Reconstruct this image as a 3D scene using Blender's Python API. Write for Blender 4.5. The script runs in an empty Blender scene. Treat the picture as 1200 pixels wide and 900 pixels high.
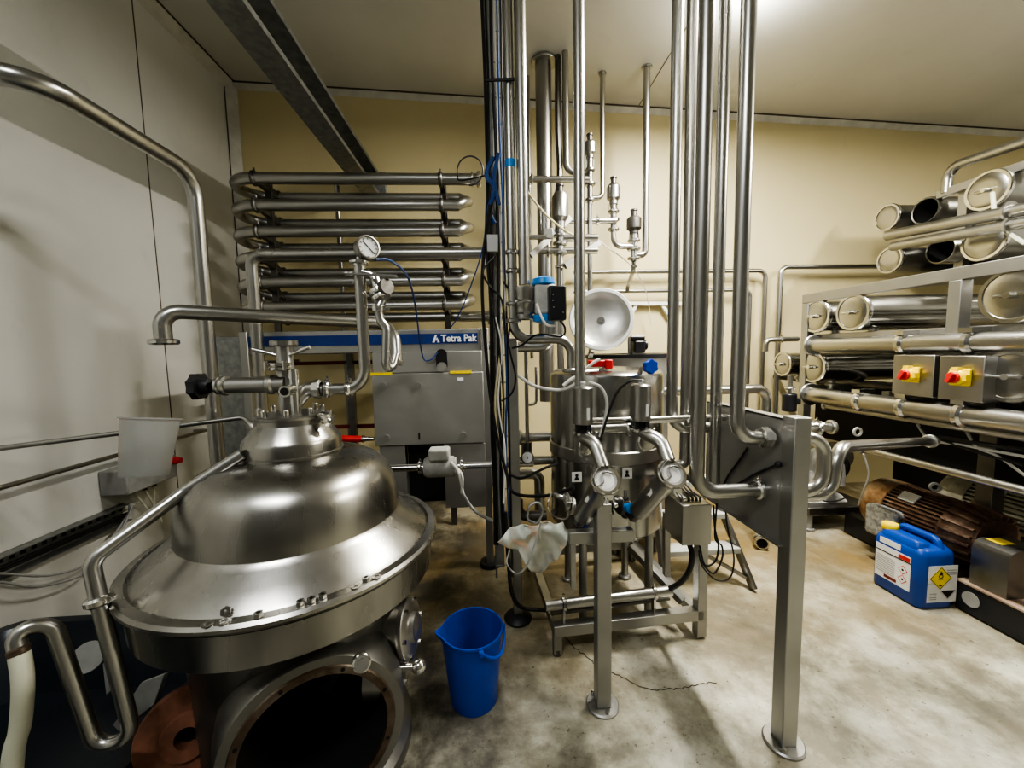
import bpy, bmesh, math, random
from mathutils import Vector, Matrix
random.seed(7)
PI = math.pi
V = Vector
scene = bpy.context.scene
COL = scene.collection
# ------------------------------------------------------------------ camera
F = 455.0
CAM = V((0, 0, 1.5))
_dy = V(((573-600)/F, (450-412)/F, -1)).normalized()
_z = V((1, .02, 0)).cross(_dy).normalized()
_x = _dy.cross(_z)
ROT = Matrix((_x, _dy, _z))            # camera axes -> world
cd = bpy.data.cameras.new('camera'); cam = bpy.data.objects.new('camera', cd); COL.objects.link(cam)
cam.matrix_world = Matrix.Translation(CAM) @ ROT.to_4x4()
cd.sensor_fit = 'HORIZONTAL'; cd.sensor_width = 36; cd.lens = F/1200*36; cd.clip_start = .02
scene.camera = cam
AX = {'x': V((1, 0, 0)), 'y': V((0, 1, 0)), 'z': V((0, 0, 1))}

def at(px, py, **k):
    d = ROT @ V(((px-600)/F, (450-py)/F, -1))
    (a, v), = k.items(); i = 'XYZ'.index(a)
    return CAM + d*((v-CAM[i])/d[i])

def mv(p, ax, kind, val):
    """move along one world axis: until column c / row r, to a coordinate, or by a distance"""
    p = V(p); e = AX[ax]; i = 'xyz'.index(ax)
    if kind == 'to': q = p.copy(); q[i] = val; return q
    if kind == 'by': return p + e*val
    a = ROT.transposed() @ (p-CAM); b = ROT.transposed() @ e
    if kind == 'c': s = (val-600)/F; t = -(s*a.z+a.x)/(s*b.z+b.x)
    else: s = (450-val)/F; t = -(s*a.z+a.y)/(s*b.z+b.y)
    return p + e*t

def path(p, *steps):
    out = [V(p)]
    for s in steps:
        if isinstance(s, V): out.append(s)
        else: out.append(mv(out[-1], *s))
    return out

# ------------------------------------------------------------------ mesh builder
def frame_of(d):
    d = d.normalized()
    u = V((0, 0, 1)) if abs(d.z) < .9 else V((1, 0, 0))
    u = (u - d*u.dot(d)).normalized()
    return u, d.cross(u), d

def fillet(pts, bend, n=6):
    out = [pts[0]]
    for i in range(1, len(pts)-1):
        a, b, c = pts[i-1], pts[i], pts[i+1]
        d1 = (a-b); d2 = (c-b); l1 = d1.length; l2 = d2.length
        if l1 < 1e-6 or l2 < 1e-6: continue
        d1.normalize(); d2.normalize()
        ang = d1.angle(d2)
        if ang > PI-.02: out.append(b); continue
        t = min(bend/math.tan(ang/2), l1*.5, l2*.5)
        rr = t*math.tan(ang/2)
        bis = (d1+d2).normalized(); cen = b + bis*(rr/math.sin(ang/2))
        s = b + d1*t - cen; e = b + d2*t - cen
        tot = s.angle(e); axis = s.cross(e).normalized()
        for k in range(n+1):
            out.append(cen + Matrix.Rotation(tot*k/n, 3, axis) @ s)
    out.append(pts[-1])
    return out

def spline(pts, n=8):
    P = [pts[0]*2-pts[1]] + list(pts) + [pts[-1]*2-pts[-2]]
    out = []
    for i in range(1, len(P)-2):
        a, b, c, d = P[i-1:i+3]
        for k in range(n):
            t = k/n
            out.append(.5*((2*b)+(c-a)*t+(2*a-5*b+4*c-d)*t*t+(3*b-a-3*c+d)*t**3))
    out.append(V(pts[-1]))
    return out

class MB:
    def __init__(s): s.v = []; s.f = []
    def ring_faces(s, rings, closed=True):
        for a, b in zip(rings[:-1], rings[1:]):
            n = len(a)
            for k in range(n if closed else n-1):
                s.f.append((a[k], a[(k+1) % n], b[(k+1) % n], b[k]))
    def sweep(s, pts, r, seg=14, caps=True, radii=None):
        u = None; rings = []
        for i, p in enumerate(pts):
            if i == 0: d = pts[1]-pts[0]
            elif i == len(pts)-1: d = pts[-1]-pts[-2]
            else: d = (pts[i+1]-p).normalized()+(p-pts[i-1]).normalized()
            if d.length < 1e-9: d = V((0, 0, 1))
            d = d.normalized()
            if u is None: u = frame_of(d)[0]
            u = (u-d*u.dot(d)).normalized(); w = d.cross(u)
            rr = radii[i] if radii else r
            base = len(s.v)
            for k in range(seg):
                a = 2*PI*k/seg
                s.v.append(p+(u*math.cos(a)+w*math.sin(a))*rr)
            rings.append(list(range(base, base+seg)))
        s.ring_faces(rings)
        if caps:
            s.f.append(tuple(reversed(rings[0]))); s.f.append(tuple(rings[-1]))
        return s
    def tube(s, pts, r, bend=.08, seg=14, n=6):
        return s.sweep(fillet([V(p) for p in pts], bend, n), r, seg)
    def cable(s, pts, r, seg=7, n=8):
        return s.sweep(spline([V(p) for p in pts], n), r, seg)
    def cyl(s, a, b, r, r2=None, seg=20):
        a = V(a); b = V(b)
        return s.sweep([a, b], r, seg, radii=[r, r if r2 is None else r2])
    def lathe(s, prof, o=(0, 0, 0), d=(0, 0, 1), seg=32, close=False):
        """profile of (radius, height); ends on the axis are closed when radius is 0"""
        o = V(o); u, w, d = frame_of(V(d)); rings = []
        for r, h in prof:
            if r < 1e-6:
                s.v.append(o+d*h); rings.append([len(s.v)-1]); continue
            base = len(s.v)
            for k in range(seg):
                a = 2*PI*k/seg
                s.v.append(o+d*h+(u*math.cos(a)+w*math.sin(a))*r)
            rings.append(list(range(base, base+seg)))
        if close: rings.append(rings[0])
        for a, b in zip(rings[:-1], rings[1:]):
            if len(a) == 1 and len(b) == 1: continue
            for k in range(seg):
                k2 = (k+1) % seg
                if len(a) == 1: s.f.append((a[0], b[k2], b[k]))
                elif len(b) == 1: s.f.append((a[k], a[k2], b[0]))
                else: s.f.append((a[k], a[k2], b[k2], b[k]))
        return s
    def ring(s, p, d, r, w, rin=0):
        """clamp ring / flange: short bevelled disc centred at p"""
        e = min(w*.25, r*.2)
        pr = [(rin, -w/2), (r-e, -w/2), (r, -w/2+e), (r, w/2-e), (r-e, w/2), (rin, w/2)]
        return s.lathe(pr, p, d, 22, close=rin > 0)
    def box(s, c, size, rot=None):
        c = V(c); b = len(s.v)
        for z in (-1, 1):
            for y in (-1, 1):
                for x in (-1, 1):
                    q = V((x*size[0]/2, y*size[1]/2, z*size[2]/2))
                    s.v.append(c+(rot @ q if rot else q))
        for f in ((0, 2, 3, 1), (4, 5, 7, 6), (0, 1, 5, 4), (2, 6, 7, 3), (0, 4, 6, 2), (1, 3, 7, 5)):
            s.f.append(tuple(b+i for i in f))
        return s
    def span(s, a, b):
        a = V(a); b = V(b)
        return s.box((a+b)/2, [abs(b[i]-a[i]) for i in range(3)])
    def bar(s, a, b, w, h, up=(0, 0, 1)):
        """rectangular bar from a to b, w across, h along up"""
        a = V(a); b = V(b); d = (b-a); L = d.length; d.normalize(); up = V(up)
        if abs(d.dot(up)) > .95: up = V((0, 1, 0))
        up = (up-d*up.dot(d)).normalized(); sd = d.cross(up)
        return s.box((a+b)/2, (w, L, h), Matrix((sd, d, up)).transposed())
    def prism(s, poly, o, u, w, ext):
        """2-D polygon in the u, w plane at o, extruded by the vector ext"""
        o = V(o); u = V(u); w = V(w); ext = V(ext); n = len(poly); b = len(s.v)
        for x, y in poly: s.v.append(o+u*x+w*y)
        for x, y in poly: s.v.append(o+u*x+w*y+ext)
        s.f.append(tuple(range(b, b+n))[::-1]); s.f.append(tuple(range(b+n, b+2*n)))
        for k in range(n): s.f.append((b+k, b+(k+1) % n, b+n+(k+1) % n, b+n+k))
        return s
    def loft(s, rings, caps=True):
        idx = []
        for r in rings:
            b = len(s.v); s.v += [V(p) for p in r]; idx.append(list(range(b, b+len(r))))
        s.ring_faces(idx)
        if caps: s.f.append(tuple(idx[0])[::-1]); s.f.append(tuple(idx[-1]))
        return s
    def ball(s, p, r, d=(0, 0, 1), squash=1, seg=16):
        n = 8
        return s.lathe([(r*math.sin(PI*k/n), -r*squash*math.cos(PI*k/n)) for k in range(n+1)], p, d, seg)
    def grid(s, fn, nu, nv):
        b = len(s.v)
        for i in range(nu+1):
            for j in range(nv+1): s.v.append(V(fn(i/nu, j/nv)))
        for i in range(nu):
            for j in range(nv):
                k = b+i*(nv+1)+j; s.f.append((k, k+nv+1, k+nv+2, k+1))
        return s

def make(name, mb, mat, origin=V((0, 0, 0)), bevel=0, sharp=35, solid=0):
    me = bpy.data.meshes.new(name)
    me.from_pydata([tuple(p-origin) for p in mb.v], [], mb.f)
    bm = bmesh.new(); bm.from_mesh(me)
    bmesh.ops.recalc_face_normals(bm, faces=bm.faces); bm.to_mesh(me); bm.free()
    me.polygons.foreach_set('use_smooth', [True]*len(me.polygons))
    me.set_sharp_from_angle(angle=math.radians(sharp))
    if mat: me.materials.append(mat)
    o = bpy.data.objects.new(name, me); COL.objects.link(o)
    if bevel:
        m = o.modifiers.new('bevel', 'BEVEL'); m.width = bevel; m.segments = 2; m.limit_method = 'ANGLE'; m.angle_limit = .7
    if solid:
        m = o.modifiers.new('solid', 'SOLIDIFY'); m.thickness = solid; m.offset = 0
    return o

def tag(o, label, cat, group=None):
    o['label'] = label; o['category'] = cat
    if group: o['group'] = group
    return o

def single(name, label, cat, mb, mat, group=None, **k):
    xs = [p for p in mb.v]
    og = V(((min(p.x for p in xs)+max(p.x for p in xs))/2, (min(p.y for p in xs)+max(p.y for p in xs))/2, min(p.z for p in xs)))
    o = make(name, mb, mat, og, **k); o.location = og
    return tag(o, label, cat, group)

class Thing:
    def __init__(s, name, label, cat, loc, group=None):
        s.loc = V(loc)
        s.root = bpy.data.objects.new(name, None); s.root.empty_display_size = .05
        COL.objects.link(s.root); s.root.location = s.loc
        tag(s.root, label, cat, group)
    def part(s, name, mb, mat, parent=None, label=None, **k):
        o = make(name, mb, mat, s.loc, **k); o.parent = parent or s.root
        if label: o['label'] = label
        return o

def struct(name, mb, mat, **k):
    o = make(name, mb, mat, **k); o['kind'] = 'structure'; return o

# ------------------------------------------------------------------ materials
def newmat(name):
    m = bpy.data.materials.new(name); m.use_nodes = True
    nt = m.node_tree; b = nt.nodes['Principled BSDF']
    return m, nt, b

def noise(nt, scale, detail=4, rough=.55, mapscale=None, coord='Object', dist=0):
    tc = nt.nodes.new('ShaderNodeTexCoord'); n = nt.nodes.new('ShaderNodeTexNoise')
    n.inputs['Scale'].default_value = scale; n.inputs['Detail'].default_value = detail
    n.inputs['Roughness'].default_value = rough; n.inputs['Distortion'].default_value = dist
    if mapscale:
        mp = nt.nodes.new('ShaderNodeMapping'); mp.inputs['Scale'].default_value = mapscale
        nt.links.new(tc.outputs[coord], mp.inputs[0]); nt.links.new(mp.outputs[0], n.inputs['Vector'])
    else: nt.links.new(tc.outputs[coord], n.inputs['Vector'])
    return n.outputs['Fac']

def ramp(nt, fac, stops):
    r = nt.nodes.new('ShaderNodeValToRGB'); e = r.color_ramp.elements
    while len(e) < len(stops): e.new(.5)
    for x, (p, c) in zip(e, stops):
        x.position = p; x.color = (*c, 1) if len(c) == 3 else c
    nt.links.new(fac, r.inputs[0]); return r.outputs[0]

def rng(nt, fac, a, b, c, d):
    m = nt.nodes.new('ShaderNodeMapRange')
    for i, v in zip((1, 2, 3, 4), (a, b, c, d)): m.inputs[i].default_value = v
    nt.links.new(fac, m.inputs[0]); return m.outputs[0]

def mix(nt, fac, a, b, mode='MIX'):
    m = nt.nodes.new('ShaderNodeMix'); m.data_type = 'RGBA'; m.blend_type = mode
    for sock, v in ((m.inputs[0], fac), (m.inputs[6], a), (m.inputs[7], b)):
        if isinstance(v, (int, float)): sock.default_value = v
        elif isinstance(v, tuple): sock.default_value = (*v, 1)
        else: nt.links.new(v, sock)
    return m.outputs[2]

def bump(nt, b, h, strength=.2, dist=.01):
    n = nt.nodes.new('ShaderNodeBump'); n.inputs['Strength'].default_value = strength; n.inputs['Distance'].default_value = dist
    nt.links.new(h, n.inputs['Height']); nt.links.new(n.outputs[0], b.inputs['Normal'])

def steel(name, lo, hi, r0, r1, sc=6, stretch=None, metal=1.0):
    m, nt, b = newmat(name)
    n = noise(nt, sc, 3, .5, stretch)
    nt.links.new(ramp(nt, n, [(.25, lo), (.75, hi)]), b.inputs['Base Color'])
    n2 = noise(nt, sc*1.7, 2, .5, stretch)
    nt.links.new(rng(nt, n2, .2, .8, r0, r1), b.inputs['Roughness'])
    b.inputs['Metallic'].default_value = metal
    return m

def plain(name, c, rough=.5, metal=0, var=.12, sc=9, trans=0, spec=None):
    m, nt, b = newmat(name)
    n = noise(nt, sc, 4)
    nt.links.new(ramp(nt, n, [(.3, tuple(x*(1-var) for x in c)), (.7, tuple(min(1, x*(1+var)) for x in c))]), b.inputs['Base Color'])
    b.inputs['Roughness'].default_value = rough; b.inputs['Metallic'].default_value = metal
    if trans: b.inputs['Transmission Weight'].default_value = trans
    if spec is not None: b.inputs['Specular IOR Level'].default_value = spec
    return m

M = {}
M['pipe'] = steel('polished_pipe_steel', (.43, .425, .405), (.50, .495, .47), .26, .33, 2)
M['pipe2'] = steel('dull_pipe_steel', (.36, .355, .335), (.43, .425, .40), .30, .38, 2)
M['steel'] = steel('brushed_steel', (.34, .335, .32), (.46, .45, .43), .26, .40, 4, (1, 1, .15))
M['hood'] = steel('stained_hood_steel', (.27, .263, .243), (.44, .43, .40), .24, .32, 7, (1, 1, .22))
M['sheet'] = steel('dull_sheet_steel', (.36, .355, .335), (.46, .455, .43), .38, .52, 2.5, None, .8)
M['dark'] = steel('dark_steel', (.12, .118, .11), (.22, .21, .195), .35, .55, 6)
M['galv'] = steel('galvanised_steel', (.26, .27, .265), (.44, .45, .44), .42, .6, 22)
M['bright'] = steel('bright_steel', (.58, .575, .55), (.70, .69, .66), .14, .22, 4)
M['mirror'] = steel('domed_lid_steel', (.40, .395, .37), (.50, .495, .465), .22, .30, 2)
M['lid'] = steel('bright_lid_steel', (.60, .595, .57), (.76, .755, .73), .28, .40, 8, None, .75)
M['caplite'] = steel('bright_lit_steel', (.66, .66, .64), (.82, .82, .80), .34, .5, 30, None, .45)  # paler than the other steel, the lit look is put into the colour
M['casting'] = steel('dull_cast_steel', (.20, .197, .185), (.31, .305, .285), .32, .46, 5, None, .95)
M['frame'] = steel('satin_frame_steel', (.35, .348, .33), (.43, .425, .405), .36, .46, 4, None, .9)
M['vessel'] = steel('matt_vessel_steel', (.36, .355, .335), (.45, .445, .42), .18, .26, 4, (1, 1, .1))
M['black'] = plain('black_rubber', (.015, .015, .016), .45)
M['blackp'] = plain('black_plastic', (.02, .021, .024), .35)
M['tub'] = plain('navy_black_plastic', (.018, .024, .032), .28)
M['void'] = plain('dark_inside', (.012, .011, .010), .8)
M['blue'] = plain('blue_plastic', (.008, .075, .50), .34, var=.06)
M['can'] = plain('jerrycan_blue', (.008, .065, .36), .36, var=.07)
M['ltblue'] = plain('light_blue_plastic', (.03, .24, .62), .4)
M['stripe'] = plain('blue_stripe_paint', (.012, .04, .20), .4)
M['yellow'] = plain('yellow_plastic', (.95, .70, .01), .4)
M['red'] = plain('red_plastic', (.62, .03, .025), .4)
M['maroon'] = plain('dark_red_paint', (.17, .018, .016), .5)
M['white'] = plain('white_plastic', (.78, .77, .72), .45, var=.05)
M['paper'] = plain('label_paper', (.74, .74, .72), .55, var=.04)
M['ink'] = plain('grey_print', (.36, .36, .36), .6)
M['hose'] = plain('milky_hose', (.56, .565, .45), .42, var=.06)
M['cream'] = plain('cream_cable', (.66, .60, .40), .5)
M['grey'] = plain('grey_paint', (.30, .30, .28), .5, var=.2)
M['pump'] = plain('pale_grey_casting', (.46, .46, .43), .55, var=.18, sc=14)
M['bluecable'] = plain('blue_cable', (.03, .08, .25), .4)
M['rust'] = plain('rust_brown', (.20, .085, .05), .75, var=.5, sc=12)
M['text'] = plain('white_lettering', (.80, .80, .80), .5, var=.02)

def rusty(name, c1, c2, c3, metal=.2, rough=.55):
    m, nt, b = newmat(name)
    n = noise(nt, 7, 6, .65)
    nt.links.new(ramp(nt, n, [(.32, c1), (.5, c2), (.68, c3)]), b.inputs['Base Color'])
    b.inputs['Metallic'].default_value = metal; b.inputs['Roughness'].default_value = rough
    bump(nt, b, noise(nt, 60, 3), .25, .004)
    return m
M['motor'] = rusty('weathered_motor_paint', (.05, .025, .016), (.13, .075, .05), (.30, .22, .15), .3, .42)
M['rim'] = rusty('stained_rim_steel', (.05, .035, .025), (.12, .085, .06), (.22, .19, .155), .6, .4)
M['cowl'] = rusty('tarnished_fan_cowl', (.12, .05, .025), (.30, .19, .11), (.42, .36, .27), .7, .38)
M['olive'] = rusty('olive_grey_motor_paint', (.16, .15, .11), (.28, .265, .20), (.42, .40, .31), .2, .45)
M['tan'] = rusty('dusty_tan_skid', (.20, .13, .085), (.34, .25, .18), (.44, .36, .28), 0, .7)
m, nt, b = newmat('mottled_galvanised'); M['mottle'] = m
vo = nt.nodes.new('ShaderNodeTexVoronoi'); vo.inputs['Scale'].default_value = 60
tc = nt.nodes.new('ShaderNodeTexCoord'); nt.links.new(tc.outputs['Object'], vo.inputs['Vector'])
nt.links.new(ramp(nt, vo.outputs['Color'], [(.2, (.24, .25, .25)), (.8, (.46, .47, .46))]), b.inputs['Base Color'])
b.inputs['Metallic'].default_value = .5; b.inputs['Roughness'].default_value = .5

m, nt, b = newmat('translucent_plastic'); M['jug'] = m
b.inputs['Base Color'].default_value = (.44, .44, .42, 1); b.inputs['Roughness'].default_value = .45
b.inputs['Alpha'].default_value = .5; b.inputs['Subsurface Weight'].default_value = .2
m, nt, b = newmat('translucent_bag_cloth'); M['bag'] = m
nt.links.new(ramp(nt, noise(nt, 14, 4), [(.3, (.62, .59, .50)), (.7, (.80, .78, .70))]), b.inputs['Base Color'])
b.inputs['Roughness'].default_value = .6; b.inputs['Alpha'].default_value = .93; b.inputs['Subsurface Weight'].default_value = .25
bump(nt, b, noise(nt, 300, 2), .2, .003)
m, nt, b = newmat('sight_glass'); M['glass'] = m
b.inputs['Base Color'].default_value = (.8, .82, .8, 1); b.inputs['Roughness'].default_value = .08; b.inputs['Transmission Weight'].default_value = .6

def wallmat(name, c, c2, seam=None):
    m, nt, b = newmat(name)
    n = noise(nt, .9, 5, .6, coord='Object'); n2 = noise(nt, 5, 6, .7, (1, 1, .35))
    col = ramp(nt, n, [(.3, c2), (.65, c)])
    st = rng(nt, n2, .62, .78, 0, .28)
    col = mix(nt, st, col, tuple(x*.62 for x in c))
    nt.links.new(col, b.inputs['Base Color']); b.inputs['Roughness'].default_value = .5
    bump(nt, b, noise(nt, 2.2, 3), .12, .02)
    return m
M['wall'] = wallmat('white_wall_panel', (.66, .66, .615), (.585, .585, .545))
M['wallback'] = wallmat('cream_wall_panel', (.65, .57, .34), (.595, .52, .305))
M['ceil'] = wallmat('ceiling_panel', (.60, .595, .555), (.54, .535, .50))
M['wallfront'] = wallmat('dim_wall_panel', (.13, .13, .12), (.10, .10, .095))  # unseen wall coloured dark, so the steel reflects a dark room
M['trim'] = plain('white_cove_trim', (.56, .55, .49), .5)
M['joint'] = plain('dark_joint', (.09, .075, .055), .8, var=.5, sc=4)

m, nt, b = newmat('stained_concrete'); M['floor'] = m
n1 = noise(nt, 1.9, 9, .68, dist=.15); n2 = noise(nt, 4.5, 8, .7); n3 = noise(nt, 38, 4, .7); n4 = noise(nt, .8, 5, .6, dist=.8)
base = ramp(nt, n1, [(.25, (.07, .066, .052)), (.43, (.20, .19, .145)), (.52, (.37, .36, .285)), (.62, (.56, .555, .48))])
base = mix(nt, rng(nt, n2, .50, .66, 0, .75), base, (.22, .195, .14))
geo = nt.nodes.new('ShaderNodeNewGeometry'); sp = nt.nodes.new('ShaderNodeSeparateXYZ'); nt.links.new(geo.outputs['Position'], sp.inputs[0])
def mulf(a, b_):
    q = nt.nodes.new('ShaderNodeMath'); q.operation = 'MULTIPLY'; nt.links.new(a, q.inputs[0]); nt.links.new(b_, q.inputs[1]); return q.outputs[0]
och = mulf(rng(nt, sp.outputs[1], 1.35, 2.5, 0, 1), rng(nt, n4, .34, .60, .15, .9))
base = mix(nt, och, base, (.28, .195, .075))
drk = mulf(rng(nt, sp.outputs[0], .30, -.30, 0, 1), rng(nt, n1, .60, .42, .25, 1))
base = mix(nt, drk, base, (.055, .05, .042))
base = mix(nt, rng(nt, n3, .62, .68, 0, .85), base, (.09, .08, .055))
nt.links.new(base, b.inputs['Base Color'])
nt.links.new(rng(nt, n2, .3, .7, .30, .62), b.inputs['Roughness'])
bump(nt, b, n3, .25, .006)

# ------------------------------------------------------------------ room
XL, YB, XR, YF = -2.307, 3.9, 6.3, -2.4
def zc(x): return 3.879-.0422*x
def quad(name, pts, mat):
    mb = MB(); mb.v = [V(p) for p in pts]; mb.f = [(0, 1, 2, 3)]; return struct(name, mb, mat)
T_ = .1
def slab(name, pts, ext, mat):
    mb = MB(); mb.v = [V(p) for p in pts]+[V(p)+V(ext) for p in pts]
    mb.f = [(3, 2, 1, 0), (4, 5, 6, 7)]+[(k, (k+1) % 4, 4+(k+1) % 4, 4+k) for k in range(4)]
    return struct(name, mb, mat)
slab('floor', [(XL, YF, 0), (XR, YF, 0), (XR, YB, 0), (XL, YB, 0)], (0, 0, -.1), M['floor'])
slab('ceiling', [(XL, YF, zc(XL)), (XR, YF, zc(XR)), (XR, YB, zc(XR)), (XL, YB, zc(XL))], (0, 0, .1), M['ceil'])
slab('wall_left', [(XL, YF, 0), (XL, YB, 0), (XL, YB, zc(XL)), (XL, YF, zc(XL))], (-.1, 0, 0), M['wall'])
slab('wall_right', [(XR, YF, 0), (XR, YB, 0), (XR, YB, zc(XR)), (XR, YF, zc(XR))], (.1, 0, 0), M['wall'])
slab('wall_back', [(XL, YB, 0), (XR, YB, 0), (XR, YB, zc(XR)), (XL, YB, zc(XL))], (0, .1, 0), M['wallback'])
slab('wall_front', [(XL, YF, 0), (XR, YF, 0), (XR, YF, zc(XR)), (XL, YF, zc(XL))], (0, -.1, 0), M['wallfront'])
e = .07
mb = MB(); mb.prism([(0, 0), (e, 0), (0, -e)], (XL+.001, YF, zc(XL)-.002), (1, 0, 0), (0, 0, 1), (0, YB-YF, 0)); struct('trim_1', mb, M['trim'])
mb = MB(); mb.prism([(0, 0), (e, 0), (0, -e)], (XL+.001, YB-.001, 0), (1, 0, 0), (0, 1, 0), (0, 0, zc(XL))); struct('trim_2', mb, M['trim'])
mb = MB(); mb.prism([(0, 0), (-.045, 0), (0, -.045)], (XL, YB-.001, zc(XL)-.002), (0, 1, 0), (0, 0, 1), (XR-XL, 0, zc(XR)-zc(XL))); struct('trim_3', mb, M['trim'])
mb = MB(); mb.bar((XL, YB-.05, zc(XL)-.004), (XR, YB-.05, zc(XR)-.004), .012, .008); struct('trim_4', mb, M['joint'])
mb = MB(); mb.bar((XL+e+.004, YF, zc(XL+e)-.004), (XL+e+.004, YB, zc(XL+e)-.004), .01, .006); struct('trim_5', mb, M['joint'])
mb = MB(); yy = at(160, 60, X=XL).y; mb.box((XL+.001, yy, 1.95), (.004, .006, 3.9)); struct('trim_6', mb, M['joint'])
mb = MB(); mb.box((XL+.004, YB-e-.004, 1.98), (.006, .008, 3.9)); struct('trim_7', mb, M['joint'])
mb = MB(); pa = at(735, 125, Y=YB-.3); x0 = pa.x+.2; mb.bar((x0, YF, zc(x0)-.001), (x0, YB-.05, zc(x0)-.001), .006, .003); struct('trim_8', mb, M['joint'])
# crack in the concrete
mb = MB()
cr = [at(*p, Z=.0015) for p in ((662, 746), (690, 772), (722, 790), (762, 808), (800, 806), (840, 799))]
crp = spline(cr, 10); crp = [p+V((random.uniform(-.008, .008), random.uniform(-.008, .008), 0)) for p in crp]
mb.sweep(crp, .0022, 4); struct('floor_crack', mb, M['joint'])

# ------------------------------------------------------------------ light
def area(name, loc, size, size_y, power, col, rot=(0, 0, 0)):
    l = bpy.data.lights.new(name, 'AREA'); l.shape = 'RECTANGLE'; l.size = size; l.size_y = size_y; l.energy = power; l.color = col
    o = bpy.data.objects.new(name, l); COL.objects.link(o); o.location = loc; o.rotation_euler = rot; return o
area('tube_light_centre', (1.75, 2.1, 3.66), .12, 1.2, 125, (1, .965, .89))
area('tube_light_centre_up', (1.75, 2.1, 3.60), .12, 1.2, 26, (1, .965, .89), (PI, 0, 0))
area('tube_light_right', (4.2, .8, 3.52), .12, 1.2, 95, (1, .95, .84))
area('tube_light_right_up', (4.2, .8, 3.46), .12, 1.2, 20, (1, .95, .84), (PI, 0, 0))
area('fill_light_front', (-.9, -.7, 3.72), 1.2, .12, 48, (.97, .985, 1))  # added fill lamp behind the camera, lifts the shadows
w = bpy.data.worlds.new('world'); scene.world = w; w.use_nodes = True
w.node_tree.nodes['Background'].inputs[0].default_value = (.9, .92, 1, 1); w.node_tree.nodes['Background'].inputs[1].default_value = .3
scene.view_settings.view_transform = 'AgX'
try: scene.view_settings.look = 'AgX - High Contrast'
except Exception: pass
scene.view_settings.exposure = .55
# ------------------------------------------------------------------ helpers for pipework
def clampmb(p, d, r, w=.022, nut=True):
    mb = MB(); mb.ring(p, d, r*1.42, w)
    if nut:
        u, v, dd = frame_of(V(d)); q = V(p)+u*r*1.5
        mb.cyl(q-v*.006, q+v*.006, .009, seg=6); mb.cyl(q-u*.006, q+u*.016, .004, seg=6)
    return mb

def pipe(name, label, pts, r, bend=.09, mat='pipe', cat='pipe', group=None, clamps=(), flanges=(), extra=(), seg=16):
    pts = [V(p) for p in pts]
    mb = MB().tube(pts, r, bend, seg, 7)
    if not clamps and not flanges and not extra: return single(name, label, cat, mb, M[mat], group)
    t = Thing(name, label, cat, min(pts, key=lambda p: p.z), group)
    t.part('tube', mb, M[mat])
    for p, d in clamps: t.part('clamp', clampmb(p, d, r), M['bright'])
    for p, d in flanges: t.part('flange', MB().ring(p, d, r*1.6, .02), M['pipe'])
    for n, m_, mat_ in extra: t.part(n, m_, M[mat_])
    return t

def lerp(a, b, t): return V(a)*(1-t)+V(b)*t
Z_, X_, Y_ = V((0, 0, 1)), V((1, 0, 0)), V((0, 1, 0))

def footplate(x, y, r, h=.012):
    return MB().lathe([(0, 0), (r, 0), (r, h*.6), (r-.005, h), (0, h)], (x, y, 0), (0, 0, 1), 36)
def bolts(mb, c, r, n, d=(0, 0, 1), rb=.01, h=.014, a0=.4):
    u, w, dd = frame_of(V(d))
    for k in range(n):
        a = a0+2*PI*k/n; p = V(c)+(u*math.cos(a)+w*math.sin(a))*r
        mb.cyl(p, p+dd*h, rb, seg=6)
    return mb

# ------------------------------------------------------------------ pipe along the left wall, ceiling beam
b0 = at(240, 360, Y=2.2)
p = path(V((b0.x, b0.y, 0)), ('z', 'r', 203), ('y', 'c', 33), ('x', 'to', XL+.01), )
pipe('wall_pipe', 'long bent steel pipe rising in front of the left wall and turning along it', p, .036, .13, 'pipe',
     flanges=[((b0.x, b0.y, .01), (0, 0, 1))], extra=[('flange', MB().ring(p[-1]+V((.012, 0, 0)), (1, 0, 0), .06, .02), 'pipe')])

e0 = at(427, 231, Y=YB); bz = e0.z; bx0 = e0.x; bw = at(446, 231, Y=YB).x-bx0; bh = at(445, 203, Y=YB).z-bz
t = Thing('ceiling_beam', 'galvanised steel channel beam running under the ceiling to the back wall', 'beam', (bx0, YB-.01, bz))
mb = MB(); th = .008
prof = [(0, 0), (bw, 0), (bw, .03), (bw-th, .03), (bw-th, th), (th, th), (th, bh-th), (bw-th, bh-th), (bw-th, bh-.03), (bw, bh-.03), (bw, bh), (0, bh)]
mb.prism(prof, (bx0, YF+.01, bz), (1, 0, 0), (0, 0, 1), (0, YB-YF-.04, 0)); t.part('channel', mb, M['galv'])
t.part('wall_plate', MB().span((bx0-.01, YB-.03, bz-.01), (bx0+bw+.06, YB-.002, bz+bh)), M['galv'], bevel=.003)

# ------------------------------------------------------------------ holding tube coil
Yf, Yb = 3.12, 3.46
fy = [209, 240.5, 271.5, 301, 331, 360]; by = [232, 263, 291.5, 321, 349, 374]
zf = [at(320, r, Y=Yf).z for r in fy]; zb = [at(330, r, Y=Yb).z for r in by]
xl0 = at(256, 218, Y=Yf).x+.05; xr0 = at(555, 245, Y=Yf).x-.05
zmid = lambda a, b: (a+b)/2
pts = [V((at(561, 213, Y=Yf).x, Yf, zf[0]))]
G = (Yb-Yf)/2
def ubend(x, ya, za, yb, zb_, sgn, ex=1):
    out = []
    for k in range(13):
        a = PI*k/12; tt = k/12
        out.append(V((x+sgn*G*ex*math.sin(a), (ya+yb)/2+(ya-yb)/2*math.cos(a), za+(zb_-za)*tt)))
    return out
for i in range(6):
    pts += ubend(xl0+G, Yf, zf[i], Yb, zb[i], -1)
    if i < 5: pts += ubend(xr0-G*.45, Yb, zb[i], Yf, zf[i+1], 1, .45)
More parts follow.
